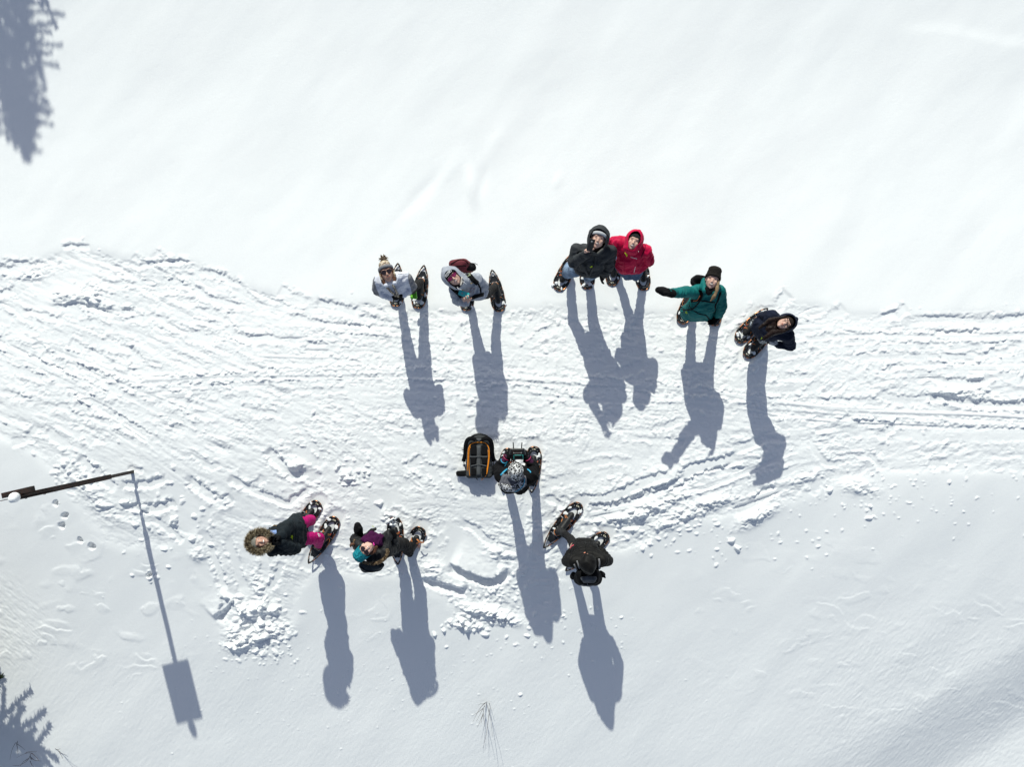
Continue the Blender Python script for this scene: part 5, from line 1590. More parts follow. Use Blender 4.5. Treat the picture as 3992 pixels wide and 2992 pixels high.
# ============ drone pilot seen from above
c = build_person('p7', 'drone pilot in black jacket and patterned hat looking down at a controller', C4, dict(
    shoes=('p7a', 'p7b'), face=(-.02, 1, 0), head=(1360, 890, 1.53), U=(0, .42, .90), look=(0, .90, -.42), shL=(1085, 985, 1.34), shR=(1670, 985, 1.34), elL=(1010, 845, 1.10), elR=(1720, 850, 1.10),
    wrL=(1185, 630, 1.20), wrR=(1585, 640, 1.20), pelvis=(1330, 1110, .92),
    handL=dict(kind='glove', cr=(1275, 480, 1.25), side=(.6, .1, .6), n=(.9, .3, -.2), curl=.85, sc=1.1), handR=dict(kind='glove', cr=(1515, 490, 1.25), side=(-.6, .1, .6), n=(-.9, .3, -.2), curl=.85, sc=1.1),
    legs=dict(mat=BLKPANT), jacket=dict(mat=BLACK, hem=.82, th=.036, wr=.011, bulk=.012, hw=.13), skin=SKIN, bulk=.01))
# head basis: crown leans back from the face
NORD = speckle('black_white_nordic_knit', [(.02, .02, .02), (.70, .70, .70), (.02, .02, .02), (.02, .02, .02), (.75, .75, .74), (.02, .02, .02), (.60, .60, .60)], 85)
o = hat(c, NORD, top=.140, low=.030, cuffmat=NORD, slack=.01)
BLUE = hard('blue_piping', (.03, .30, .48), .6)
HG = fabric('hood_lining_grey', (.13, .13, .15), .95, .3)
q = lambda a, b, z: C4(a, b, z + c['gz'])
hd = blob([[(q(1130, 1010, 1.42), .040), (q(1100, 1120, 1.41), .045), (q(1200, 1210, 1.40), .050), (q(1380, 1230, 1.39), .050), (q(1500, 1150, 1.41), .045), (q(1510, 1010, 1.42), .040), (q(1330, 1080, 1.39), .05)]], .008, 3, ([(q(1100, 1000, 1.4), q(1500, 1200, 1.4))], .006, None))
hc_ = hd.copy(); hob = mesh_obj('hood', hd, HG, c['t'])
hs_ = Surf(hc_)
PAT = speckle('black_white_hood_lining', [(.03, .03, .03), (.62, .62, .64), (.03, .03, .03), (.5, .5, .52)], 95)
mesh_obj('patterned_lining', ribbon(hs_, C4, [(1060, 1165), (1150, 1220), (1280, 1235), (1420, 1200), (1500, 1100)], .10, .003, .010), PAT, hob)
mesh_obj('piping', ribbon(hs_, C4, [(1065, 1265), (1140, 1300), (1280, 1300), (1420, 1250), (1515, 1150), (1530, 1040)], .010, .012, .008), BLUE, hob)
mesh_obj('piping', ribbon(hs_, C4, [(1210, 930), (1120, 965), (1040, 1010), (1005, 1080), (1040, 1160)], .012, .008, .008), PAT, hob)
mesh_obj('neck_warmer', blob([[(c['Hd'](-.05, -.09, -.04), .055), (c['Hd'](.05, -.09, -.04), .055), (c['Hd'](0, -.12, .0), .06)]], .008, 3, ([(c['hc'], c['neck'])], .005, None)), HG, c['t'])
strap_obj(c, [(1075, 660), (1085, 710), (1130, 740), (1170, 730)], .012, BLUE, 'piping', .004, .004)
strap_obj(c, [(1200, 860), (1130, 910), (1070, 975)], .022, BLUE, 'lanyard', .006, .006)
strap_obj(c, [(1190, 700), (1170, 760), (1140, 800)], .008, BLUE, 'piping', .004, .004)
strap_obj(c, [(1590, 860), (1640, 900), (1655, 930)], .016, BLUE, 'piping', .004, .004)
PURP = fabric('plum_glove_cuff', (.07, .02, .05), .9)
PKR = hard('pink_piping', (.30, .01, .07), .5)
for sd_, px in (('L', [(1180, 500), (1195, 560), (1240, 600)]), ('R', [(1600, 590), (1560, 660), (1490, 690), (1450, 670)])):
    w_ = c['J']['wr' + sd_]; dd_ = (w_ - c['J']['el' + sd_]).normalized()
    cf = mesh_obj('glove_cuff', blob([[(w_ - dd_ * .07, .056), (w_ - dd_ * .0, .046)]], .007, 2), PURP, c['t'])
    bm = bmesh.new(); x_ = dd_.orthogonal().normalized(); y_ = dd_.cross(x_)
    add_tube(bm, [w_ - dd_ * .0 + (x_ * math.cos(a) + y_ * math.sin(a)) * .050 for a in [6.2832 * k / 20 for k in range(20)]], .006, 6, True)
    mesh_obj('piping', to_mesh(bm), PKR, cf)
# the controller
pc = q(1395, 500, 1.29)
t = thing('drone_controller', 'black drone controller with two upright antennas in the pilot\'s gloved hands', 'drone controller', pc)
sx = (q(1500, 500, 1.29) - q(1400, 500, 1.29)).normalized(); fy = V(0, .92, .38).normalized(); nz = sx.cross(fy)
Rr = Matrix((sx, fy, nz)).transposed()
mesh_obj('housing', blob([[(pc + Rr @ V(-.075, .02, 0), .020), (pc + Rr @ V(.075, .02, 0), .020), (pc + Rr @ V(-.085, -.045, 0), .022), (pc + Rr @ V(.085, -.045, 0), .022)]], .006, 1), RUB, t)
for s in (-1, 1):
    bm = bmesh.new(); p0 = pc + Rr @ V(s * .052, .035, .005)
    add_tube(bm, [p0, p0 + Rr @ V(0, .03, .004), p0 + Rr @ V(s * .004, .10, .02)], [.006, .0075, .0065], 8); mesh_obj('antenna', to_mesh(bm), RUB, t)
    bm = bmesh.new(); p0 = pc + Rr @ V(s * .048, -.01, .018); add_tube(bm, [p0, p0 + Rr @ V(0, 0, .018), p0 + Rr @ V(0, 0, .022)], [.004, .004, .008], 8); mesh_obj('stick', to_mesh(bm), GREYP, t)
bm = bmesh.new(); box_bm(bm, pc + Rr @ V(0, -.018, .022), (.11, .008, .006), Rr, .001); mesh_obj('trim_bar', to_mesh(bm), SILVER, t, smooth=False)
pp = pc + Rr @ V(.012, -.075, .028)
t, R, disc, h = phone('phone', 'phone in a teal frame clipped to the drone controller', pp, sx, fy, (.066, .128, .010), hard('teal_phone_frame', (.02, .24, .22), .4))
bm = bmesh.new(); box_bm(bm, pp + R @ V(0, 0, .0065), (.052, .104, .003), R, .001); mesh_obj('screen', to_mesh(bm), hard('dark_screen', (.008, .012, .014), .08, 0, .7), t, smooth=False)
# pale green patch seen between arm and snowshoe: the lining of the jacket hanging open
LIME = fabric('lime_lining', (.45, .60, .12), .8)

# ============ person in the parka with the fur hood
PARKA = fabric('dark_navy_parka', (.010, .015, .019), .7, .25, 200, .25)
MAG = fabric('magenta_trousers', (.42, .002, .13), .6, .2, 200, .12)
RIB = knit('oatmeal_rib_wool', (.42, .40, .34), None, 300, 'X', .75)
FURM = fur_mat('coyote_fur', (.07, .05, .03), (.22, .17, .10), (.48, .42, .30))
c = build_person('p8', 'person in dark parka with fur-rimmed hood and bright pink trousers', C5, dict(
    shoes=('p8a', 'p8b'), face=(1, .15, 0), head=(475, 948, 1.50), crown=(-300, 20), shL=(690, 800, 1.32), shR=(720, 1090, 1.30), elL=(1030, 630, 1.17), elR=(1120, 1085, 1.16),
    wrL=(860, 835, 1.40), wrR=(860, 975, 1.40), pelvis=(1150, 760, .90), knL=(1430, 540, .50), knR=(1600, 880, .50),
    handL=dict(kind='glove', cr=(720, 880, 1.46), side=UPV, n=(0, -1, .2), curl=.9), handR=dict(kind='glove', cr=(720, 970, 1.46), side=UPV, n=(0, 1, .2), curl=.9),
    legs=dict(mat=MAG, r=1.0, wr=.006), jacket=dict(mat=PARKA, hem=.66, th=.036, wr=.010, hw=.20, arm=1.12, bulk=.026, hemc=(1205, 735, .70)), skin=SKIN))
hat(c, RIB, top=.145, low=.035, cuff=False, rr=.094)
o = hood(c, PARKA, rim=.030, r=(.140, .145, .125), wr=.004)
Hd = c['Hd']
ringp = [Hd(.130 * math.sin(q) * (1.0 if math.cos(q) > -.2 else .92), -.005 + .155 * math.cos(q), .060 - .02 * math.cos(q)) for q in [math.radians(-152 + 304 * k / 36) for k in range(37)]]
outw = (Hd(0, 0, .1) - c['hc']).normalized()
fur(ringp, FURM, o, length=.048, n=4200, r=.024, seed=7, width=.0030)
mesh_obj('sleeve_patch', decal(c['surf'], C5, [[(690, 598), (765, 582), (778, 592), (778, 622), (712, 640), (700, 630)]], 1.25, .006), hard('tan_leather_patch', (.42, .26, .11), .7), c['t'], smooth=False)
mesh_obj('tag', card(c['surf'], C5, [(1062, 828), (1096, 832), (1078, 914), (1042, 906)], 1.1, .016), NEON, c['t'], smooth=False)
PBLUE = fabric('pale_blue_lining', (.25, .36, .65), .7)
mesh_obj('blue_lining', ribbon(c['surf'], C5, [(645, 770), (700, 775), (780, 765)], .055, .006, .006), PBLUE, c['t'])
tr = Surf(*[m for m in [blob([[(c['hipR'], .1), (c['knR'], .08)], [(c['knR'], .08), (c['aR']['ank'], .066)]], .012, 1)]])
mesh_obj('trouser_logo', decal(tr, C5, outline([(1560, 795), (1600, 820), (1605, 850), (1580, 850)], 4), .5, .006), WHITE, c['t'], smooth=False)

# ============ person in the teal crochet hat
CROCH = speckle('teal_crochet', [(.008, .16, .20), (.012, .22, .27), (.004, .10, .13), (.010, .19, .23)], 60)
PLUM = fabric('plum_snood', (.050, .006, .042), .95, .5, 120, .25)
PINKL = hard('pink_print', (.70, .03, .35), .6)
c = build_person('p9', 'person in teal crochet hat, plum scarf and round sunglasses tipping the head back', C6, dict(
    shoes=('p9a', 'p9b'), face=(-.1, 1, 0), hs=.95, head=(575, 965, 1.48), crown=(-300, 285), shL=(440, 880, 1.30), shR=(1010, 1010, 1.28), elL=(310, 760, 1.06), elR=(1230, 960, 1.04),
    wrL=(410, 610, 1.12), wrR=(1215, 750, 1.12), pelvis=(1010, 870, .88), knL=(1110, 640, .50), knR=(1450, 850, .52),
    handL=dict(kind='mitt', cr=(380, 430, 1.18), side=(.6, .2, .8), n=(0, 0, 1), sc=1.28), handR=dict(kind='mitt', cr=(1190, 600, 1.16), side=(-1, 0, 0), n=(0, 0, 1), sc=.85),
    legs=dict(mat=BLKPANT, r=1.08, wr=.009), jacket=dict(mat=BLACKS, hem=.78, th=.034, wr=.010, hw=.13,
        extra=[[(560, 640, 1.20, .03), (700, 520, 1.20, .025), (800, 492, 1.20, .012)], [(1080, 560, 1.18, .025), (1120, 700, 1.22, .04), (1060, 900, 1.26, .05), (980, 700, 1.24, .04)]]), skin=SKIN2))
hat(c, CROCH, top=.172, low=.046, slack=.026, rr=.102, cuff=False, noise=.004)
glasses(c, LENS, .038, .029)
Hd = c['Hd']; q = lambda a, b, z: C6(a, b, z + c['gz'])
mesh_obj('snood', blob([[(q(560, 740, 1.32), .05), (q(700, 640, 1.30), .055), (q(880, 700, 1.30), .055), (q(900, 820, 1.33), .045)], [(q(620, 780, 1.37), .04), (q(760, 720, 1.37), .045), (q(850, 820, 1.37), .04)]], .008, 2, ([(q(500, 700, 1.3), q(950, 760, 1.3))], .010, None)), PLUM, c['t'])
mesh_obj('snood_print', blob([[(q(748, 820, 1.44), .008), (q(760, 870, 1.44), .010)]], .005, 1), PINKL, c['t'])
hair(c, [[(Hd(-.082, .0, .0), .018), (Hd(-.098, -.07, .0), .028)], [(Hd(-.098, -.07, .0), .028), (Hd(-.075, -.12, .02), .020)]], HAIRB)
bm = bmesh.new()
for i in range(9):
    cx, cy = 255, 875; r0 = 55 - i * 4
    add_tube(bm, [q(cx + 60, cy - 40 + i * 3, 1.36)] + [q(cx + r0 * math.cos(a), cy + r0 * math.sin(a), 1.36 + .004 * i) for a in [-.7 - .35 * k for k in range(11)]], .004, 5)
mesh_obj('curl', to_mesh(bm), HAIRB, c['t'])
FUR2 = fur_mat('tan_fur', (.06, .035, .02), (.20, .13, .07), (.42, .32, .20))
mesh_obj('hood', blob([[(q(700, 1180, 1.34), .06), (q(950, 1130, 1.34), .06), (q(1000, 1000, 1.34), .05), (q(640, 1130, 1.34), .06)]], .008, 3, ([(q(600, 1100, 1.3), q(1000, 1100, 1.3))], .008, None)), BLACKS, c['t'])
fur([q(a, b, z) for a, b, z in ((1060, 960, 1.42), (1080, 1050, 1.42), (1030, 1150, 1.42), (950, 1230, 1.42), (850, 1280, 1.42), (720, 1300, 1.42), (600, 1285, 1.40), (500, 1255, 1.38))], FUR2, c['t'], length=.022, n=1500, r=.012, seed=9)
fur([q(a, b, z) for a, b, z in ((320, 740, 1.25), (300, 820, 1.28), (310, 900, 1.3), (300, 960, 1.3))], FUR2, c['t'], length=.018, n=420, r=.014, seed=19)
mesh_obj('tag', card(c['surf'], C6, [(708, 425), (722, 422), (762, 452), (755, 460)], 1.1, .012), NEON, c['t'], smooth=False)
bpc = q(690, 1370, 1.1)
CHP = fabric('slate_nylon', (.022, .03, .036), .7, .3, vary=.3)
t, me = rounded_pack([[(q(480, 1330, 1.28), .04), (q(900, 1330, 1.28), .045), (q(560, 1400, 1.0), .06), (q(860, 1370, 1.0), .06), (q(690, 1400, 1.26), .05)]], CHP, 'backpack', 'small slate-black backpack behind the person in the teal crochet hat', None, bpc)
ps = Surf(me)
strap_obj(c, [(440, 1360), (560, 1450), (720, 1480), (840, 1460)], .010, BLACK, 'webbing', .004, .006, K=C6, surf=ps, parent=t)
strap_obj(c, [(960, 1290), (975, 1350), (970, 1410)], .030, BLACK, 'webbing', .004, .006, K=C6, surf=ps, parent=t)
# loose strap ends on the right snowshoe
bm = bmesh.new()
for k in range(3): add_tube(bm, [q(1740 + k * 10, 730, .14), q(1790 + k * 10, 800 - k * 10, .15), q(1860, 825 - k * 12, .14), q(1915, 812 - k * 5, .12)], .0035, 6)
add_tube(bm, [q(1850, 830, .13), q(1800, 880, .12), q(1770, 950, .10)], .0035, 6)
mesh_obj('loose_strap', to_mesh(bm), STRAP, c['t'])

# ============ person in the black puffer with a pack, seen from above
PUFF = fabric('black_puffer', (.006, .0058, .0058), .6, .12, 120, .2, spec=.14)
c = build_person('p10', 'person in black puffer jacket seen from above with the hood down over the head', C7, dict(
    shoes=('p10a', 'p10b'), face=(0, 1, 0), head=(925, 1105, 1.58), U=(0, .34, .94), look=(0, .94, -.34), shL=(690, 1085, 1.40), shR=(1150, 1070, 1.40), elL=(560, 1090, 1.10), elR=(1270, 1080, 1.10),
    wrL=(640, 930, .98), wrR=(1140, 900, .98), pelvis=(860, 900, .96), knL=(625, 700, .52), knR=(960, 800, .52),
    handL=dict(kind='glove', cr=(700, 880, .93), side=UPV, n=(1, 0, 0)), handR=dict(kind='glove', cr=(1080, 860, .93), side=UPV, n=(-1, 0, 0)),
    legs=dict(mat=fabric('black_tights', (.012, .012, .013), .7, .1), r=.80, wr=.002), gaiter=True, jacket=dict(mat=PUFF, hem=.86, th=.034, wr=.006, puff=.050, hemc=(860, 840, .90), bulk=.008, hw=.12), skin=SKIN))
Hd = c['Hd']; q = lambda a, b, z: C7(a, b, z + c['gz'])
me = blob([[(Hd(0, .035, -.02), (.102, .100, .125), c['HR'])], [(Hd(0, .0, -.03), (.10, .08, .115), c['HR']), (c['neck'] + V(0, -.03, 0), .085)]], .007, 2, ([(c['hc'], c['neck'])], .010, None))
me = shell_cut(me, Hd(0, 0, .085), c['HR'] @ V(0, -.1, 1).normalized(), .006)
mesh_obj('hood', me, PUFF, c['t'])
strap_obj(c, [(880, 770), (890, 860), (895, 940)], .016, PUFF, 'zip', .002, .006)
PEACH = hard('peach_zip_pull', (.75, .28, .18), .6)
mesh_obj('zip_pull', blob([[(q(860, 948, 1.40), .006), (q(880, 942, 1.40), .006)]], .003, 1), PEACH, c['t'])
strap_obj(c, [(620, 870), (650, 830), (685, 812)], .016, hard('coral_hem', (.75, .10, .14), .6), 'underlayer', -.004, .006)
bpc = q(925, 1420, 1.15)
t, me = rounded_pack([[(q(790, 1290, 1.42), .05), (q(1060, 1285, 1.42), .05), (q(790, 1420, 1.40), .035), (q(1060, 1410, 1.40), .035), (q(800, 1380, 1.05), .095), (q(1050, 1370, 1.05), .095), (q(930, 1460, 1.36), .045)]], BLACK, 'backpack', 'black and grey hiking backpack on the person in the puffer jacket', None, bpc)
ps = Surf(me)
GTRIM = fabric('grey_webbing', (.20, .20, .21), .8)
mesh_obj('lid', blob([[(q(840, 1385, 1.50), .028), (q(1040, 1375, 1.50), .028), (q(870, 1430, 1.46), .028), (q(1010, 1425, 1.46), .028)]], .008, 2, ([(bpc, bpc + UPV)], .005, None)), fabric('dark_grey_lid', (.055, .06, .07), .6, .2, vary=.5), t)
strap_obj(c, [(800, 1300), (790, 1400), (785, 1480)], .030, BLACK, 'webbing', .006, .008, K=C7, surf=ps, parent=t)
strap_obj(c, [(770, 1490), (850, 1520), (960, 1525), (1080, 1490)], .016, GTRIM, 'webbing', .004, .006, K=C7, surf=ps, parent=t)
strap_obj(c, [(910, 1460), (930, 1510)], .008, GTRIM, 'webbing', .004, .006, K=C7, surf=ps, parent=t)
strap_obj(c, [(700, 1090), (740, 1180), (790, 1320)], .060, BLACK, 'shoulder_strap', .006, .012, parent=t)
strap_obj(c, [(690, 1130), (730, 1210), (765, 1320)], .020, GTRIM, 'strap_edge', .020, .004, parent=t)
strap_obj(c, [(735, 1080), (765, 1150), (795, 1240)], .020, GTRIM, 'strap_edge', .020, .004, parent=t)
strap_obj(c, [(1100, 1030), (1110, 1130), (1105, 1290)], .055, BLACK, 'shoulder_strap', .006, .012, parent=t)
strap_obj(c, [(1112, 1050), (1118, 1150), (1108, 1270)], .022, GTRIM, 'strap_edge', .020, .004, parent=t)
mesh_obj('side_pocket', blob([[(q(1140, 1290, 1.1), .035), (q(1175, 1320, 1.0), .04)], [(q(1150, 1300, 1.15), .012), (q(1215, 1365, 1.12), .014)]], .007, 2), BLACK, t)
mesh_obj('side_pocket', blob([[(q(680, 1310, 1.1), .035), (q(670, 1350, 1.0), .045)]], .008, 2), BLACK, t)

# ============ hiking pack lying on its front in the snow, back panel up
DGREY = fabric('dark_grey_nylon', (.045, .048, .050), .75, .3, 160, .3)
MIDG = fabric('mid_grey_mesh_panel', (.085, .09, .095), .8, .35, 140, .25)
PAD = fabric('black_foam_pad', (.007, .007, .008), .9, .4, 150)
ORG_C = hard('orange_cord', (.80, .25, .01), .55, 0, .4, (.9, .34, .02))
gb = snow_z(*C4(620, 620, 0).xy) - .02
q = lambda a, b, z=.22: C4(a, b, z + gb)
pk = q(640, 640, .1)
t = thing('backpack', 'large grey and black backpack with orange cord lying on the snow by the pilot', 'backpack', (pk.x, pk.y, gb))
shell = blob([[(q(470, 420, .17), .045), (q(790, 420, .17), .045), (q(455, 960, .16), .05), (q(830, 960, .16), .05), (q(480, 400, .06), .06), (q(790, 400, .06), .06), (q(460, 950, .05), .06), (q(830, 950, .05), .06)],
              [(q(530, 250, .15), .05), (q(760, 250, .15), .05), (q(490, 400, .12), .07), (q(800, 400, .12), .07), (q(640, 215, .13), .05)]], .009, 3, ([(q(640, 300), q(640, 950))], .004, None))
sc_ = shell.copy(); mesh_obj('shell', shell, DGREY, t); ps = Surf(sc_)
for x in (-1, 1):
    for y, w1, w2, h in ((475, 62, 74, 105), (690, 60, 56, 72), (905, 54, 62, 80)):
        cx = 636 + x * 98
        o = mesh_obj('back_pad', blob([[(q(cx - x * (w1 - 30), y - h + 26, .222), .014), (q(cx + x * (w1 - 14), y - h + (40 if y == 475 else 16), .222), .014), (q(cx + x * (w1 - 14), y + h - 20, .222), .014), (q(cx - x * (w2 - 40), y + h - 16, .222), .014)]], .006, 2), PAD, t)
mesh_obj('spine_panel', ribbon(ps, C4, [(636, 400), (636, 700), (636, 980)], .060, .004, .006, z=.2), MIDG, t)
for yy in ((460, 612), (480, 795)):
    mesh_obj('cross_band', ribbon(ps, C4, [(yy[0], yy[1]), (636, yy[1] + (0 if yy[1] < 700 else -30)), (1272 - yy[0], yy[1])], .018, .010, .006, z=.2), MIDG, t)
bm = bmesh.new()
pth = [(425, 1020), (420, 850), (430, 650), (440, 470), (480, 380), (560, 335), (640, 325), (730, 335), (790, 375), (828, 460), (832, 640), (812, 850), (780, 970), (690, 1065)]
add_tube(bm, catmull([ps.hit(q(a, b, .2), .010)[0] if b < 1000 else q(a, b, .12) for a, b in pth], 4), .0065, 6)
mesh_obj('orange_cord', to_mesh(bm), ORG_C, t)
bm = bmesh.new(); add_tube(bm, catmull([ps.hit(q(a, b, .2), .010)[0] for a, b in [(460, 990), (450, 850), (445, 650), (455, 480), (480, 410)]], 4), .005, 6); mesh_obj('orange_cord', to_mesh(bm), ORG_C, t)
bm = bmesh.new(); add_tube(bm, catmull([ps.hit(q(a, b, .2), .010)[0] for a, b in [(815, 480), (822, 640), (800, 850), (778, 960)]], 4), .005, 6); mesh_obj('orange_cord', to_mesh(bm), ORG_C, t)
for s in (-1, 1):
    P = catmull([q(636 + s * a, b, z) for a, b, z in ((60, 280, .24), (150, 250, .26), (225, 290, .24), (258, 400, .20), (265, 560, .14), (300, 700, .07))], 5)
    bm = bmesh.new(); add_tube(bm, P, [.030] * len(P), 8, flat=.42, up=Vector((0, 0, 1))); mesh_obj('shoulder_strap', to_mesh(bm), PAD, t)
    bm = bmesh.new(); add_tube(bm, [q(636 + s * 298, 690, .08), q(636 + s * 282, 790, .06), q(636 + s * 240, 880, .08)], .007, 6); mesh_obj('webbing', to_mesh(bm), BLACK, t)
mesh_obj('hip_belt', blob([[(q(390, 915, .11), .030), (q(400, 960, .11), .030), (q(225, 930, .07), .030), (q(230, 960, .06), .030)]], .008, 2), PAD, t)
mesh_obj('hip_belt', blob([[(q(860, 890, .11), .030), (q(860, 960, .11), .030), (q(930, 930, .08), .030)]], .008, 2), PAD, t)
bm = bmesh.new(); add_tube(bm, catmull([q(a, b, .19) for a, b in ((480, 225), (560, 180), (650, 172), (750, 182), (835, 235))], 5), .006, 6); mesh_obj('lid_zip', to_mesh(bm), BLACK, t)
mesh_obj('lid_handle', blob([[(q(590, 265, .215), .012), (q(690, 265, .215), .012), (q(640, 300, .215), .014)]], .006, 1), MIDG, t)
bm = bmesh.new(); add_tube(bm, [q(400, 560, .10), q(350, 520, .08), q(330, 470, .06), q(310, 480, .05)], .006, 6); mesh_obj('side_strap', to_mesh(bm), BLACK, t)
bm = bmesh.new(); add_tube(bm, [q(570, 1015, .08), q(590, 1040, .05), q(610, 1065, .03)], .006, 6); mesh_obj('strap_end', to_mesh(bm), BLACK, t)
# the pilot's lime lining seen by the right arm belongs to a small dry bag strapped on the snowshoe boot
LIMEC = fabric('lime_gaiter', (.50, .62, .16), .8)

# ============ rusty sign post, seen from straight above
RUST = None
m_, nt_, p_ = new_mat('rusted_iron')
tc_ = nt_.nodes.new('ShaderNodeTexCoord'); n_ = nt_.nodes.new('ShaderNodeTexNoise'); n_.inputs['Scale'].default_value = 26; n_.inputs['Detail'].default_value = 6
nt_.links.new(tc_.outputs['Object'], n_.inputs['Vector']); r_ = nt_.nodes.new('ShaderNodeValToRGB'); r_.color_ramp.elements[0].position = .42; r_.color_ramp.elements[1].position = .70
r_.color_ramp.elements[0].color = (.010, .0065, .0055, 1); r_.color_ramp.elements[1].color = (.040, .014, .008, 1)
nt_.links.new(n_.outputs[0], r_.inputs[0]); nt_.links.new(r_.outputs[0], p_.inputs['Base Color']); p_.inputs['Roughness'].default_value = .85
b_ = nt_.nodes.new('ShaderNodeBump'); b_.inputs['Strength'].default_value = .5; b_.inputs['Distance'].default_value = .002
nt_.links.new(n_.outputs[0], b_.inputs['Height']); nt_.links.new(b_.outputs[0], p_.inputs['Normal'])
RUST = m_
bx_, by_ = -5.575, -1.300
g0 = snow_z(bx_, by_)
t = thing('sign_post', 'tall rusty square sign post with an edge-on plate and a cap of snow', 'sign post', (bx_, by_, g0))
A_ = math.radians(13)
Rz = Matrix.Rotation(math.atan2(-1.3, -5.575) + math.pi, 3, 'Z')
bm = bmesh.new(); box_bm(bm, (bx_, by_, .15), (.046, .046, 1.1), Rz, .004); mesh_obj('lower_post', to_mesh(bm), hard('weathered_steel', (.025, .020, .018), .6, .3, .4, (.09, .075, .065)), t, smooth=False)
bm = bmesh.new(); box_bm(bm, (bx_, by_, 1.37), (.066, .066, 1.70), Rz, .005); mesh_obj('upper_post', to_mesh(bm), RUST, t, smooth=False)
Ra = Matrix.Rotation(math.atan2(by_, bx_) + math.pi, 3, 'Z')
bm = bmesh.new(); box_bm(bm, (bx_ - .01, by_, 1.93), (.42, .008, .52), Ra, .001)
pl = mesh_obj('sign_plate', to_mesh(bm), RUST, t, smooth=False)
bm = bmesh.new(); box_bm(bm, (bx_ - .030, by_ + .050, 2.15), (.36, .062, .06), Ra, .004)
mesh_obj('top_bracket', to_mesh(bm), RUST, t, smooth=False)
for z in (1.78, 2.08):
    bm = bmesh.new(); c0 = Vector((bx_, by_, z)); add_tube(bm, [c0 + Rz @ Vector((0, -.040, 0)), c0 + Rz @ Vector((0, -.034, 0))], .012, 6); mesh_obj('bolt', to_mesh(bm), RUST, t)
t.rotation_euler = (0, -.034, 0)
cap = blob([[(Vector((bx_ - .075, by_ + .005, 2.245)), .056), (Vector((bx_ - .065, by_ - .005, 2.285)), .044)]], .006, 2, ([(Vector((bx_, by_, 2)), Vector((bx_, by_, 2.4)))], .003, None))
tag(mesh_obj('snow_cap', cap, SNOWP, None, origin=(bx_ - .075, by_, 2.22)), 'small round lump of snow balanced on top of the rusty sign post', 'snow lump')

# ============ conifers just outside the frame, at the two left corners
BARK = hard('spruce_bark', (.07, .045, .03), .9, 0, .2, (.12, .085, .06), 30)
NEED = fur_mat('spruce_needles', (.016, .028, .013), (.030, .048, .020), (.060, .060, .028))
def conifer(label, x, y, h, rad, seed, up0=.55, n=120, zmin=.12, spiky=1.0, pw=.85, vr=.25, dens=1.0):
    rr = random.Random(seed); g = snow_z(x, y)
    t = thing('spruce_tree', label, 'tree', (x, y, g))
    bm = bmesh.new(); P = [Vector((x + .03 * math.sin(i * 1.3) * (1 - i / 12), y + .03 * math.cos(i * 1.7) * (1 - i / 12), g - .1 + (h + .1) * i / 12)) for i in range(13)]
    add_tube(bm, P, [max(.012, .018 * h * (1 - i / 12.2)) for i in range(13)], 8)
    limbs = []
    for k in range(n):
        f = zmin + (1 - zmin) * (k / n) ** .85; z0 = g + h * f
        a = k * 2.39996 + rr.uniform(-.3, .3)
        L = rad * (1 - f) ** pw * rr.uniform(.9 - vr, .9 + vr) + .10
        el = up0 + f * .55 + rr.uniform(-.12, .12)
        d = Vector((math.cos(a), math.sin(a), 0)); p = Vector((x, y, z0)); path = [p.copy()]
        for s in range(6):
            e_ = el - (.9 - f) * .55 + .12 * s * .9
            p = p + (d * math.cos(e_) + UPV * math.sin(e_)) * (L / 6); path.append(p.copy())
        add_tube(bm, path, [max(.003, .010 * (1 - s / 7) * (.5 + L)) for s in range(7)], 5)
        limbs.append((path, L, d))
    mesh_obj('trunk', to_mesh(bm), BARK, t)
    bm = bmesh.new()
    def spray(a, b, w, dn):
        dn = dn * dens
        ln = (b - a).length; ax_ = (b - a).normalized()
        for _ in range(int(ln * dn)):
            s = rr.random(); p = a.lerp(b, s)
            v = Vector((rr.gauss(0, 1), rr.gauss(0, 1), rr.gauss(0, .7))); v = (v - ax_ * v.dot(ax_)).normalized()
            v = (v + ax_ * rr.uniform(.3, 1.0)).normalized(); l = w * rr.uniform(.7, 1.25); sd = v.cross(Vector((rr.gauss(0, 1), rr.gauss(0, 1), rr.gauss(0, 1)))).normalized() * .011
            bm.faces.new((bm.verts.new(p + sd), bm.verts.new(p - sd), bm.verts.new(p + v * l)))
    for path, L, d in limbs:
        for s in range(1, 6):
            spray(path[s], path[s + 1], .055, 330)
            if L > .22:
                for sg in (-1, 1):
                    side = d.cross(UPV) * sg
                    l2 = L * .34 * (1 - abs(s - 2.2) / 5) * rr.uniform(.6, 1.2) * spiky
                    e = path[s] + (side * .75 + d * .75 + UPV * rr.uniform(-.15, .2)).normalized() * l2
                    spray(path[s], e, .055, 300)
    for i in range(6): spray(P[11].lerp(P[12], i / 6), P[11].lerp(P[12], (i + 1) / 6), .05, 300)
    me = bpy.data.meshes.new('f'); bm.to_mesh(me); bm.free(); mesh_obj('crown', me, NEED, t, smooth=False)
    return limbs
conifer('tall spruce beyond the upper left corner whose pointed shadow reaches into the snow', -8.58, 10.25, 4.45, 1.75, 5, up0=.80, n=66, zmin=.06, spiky=1.25, pw=.50, vr=.50)
lm = conifer('low spruce at the lower left corner with its branch tips just inside the frame', -9.13, -4.15, 3.5, 1.85, 8, up0=.22, n=380, zmin=.17, dens=1.9, spiky=1.35)
def bough(pts, seed, parent_label, cat='branch'):
    pass

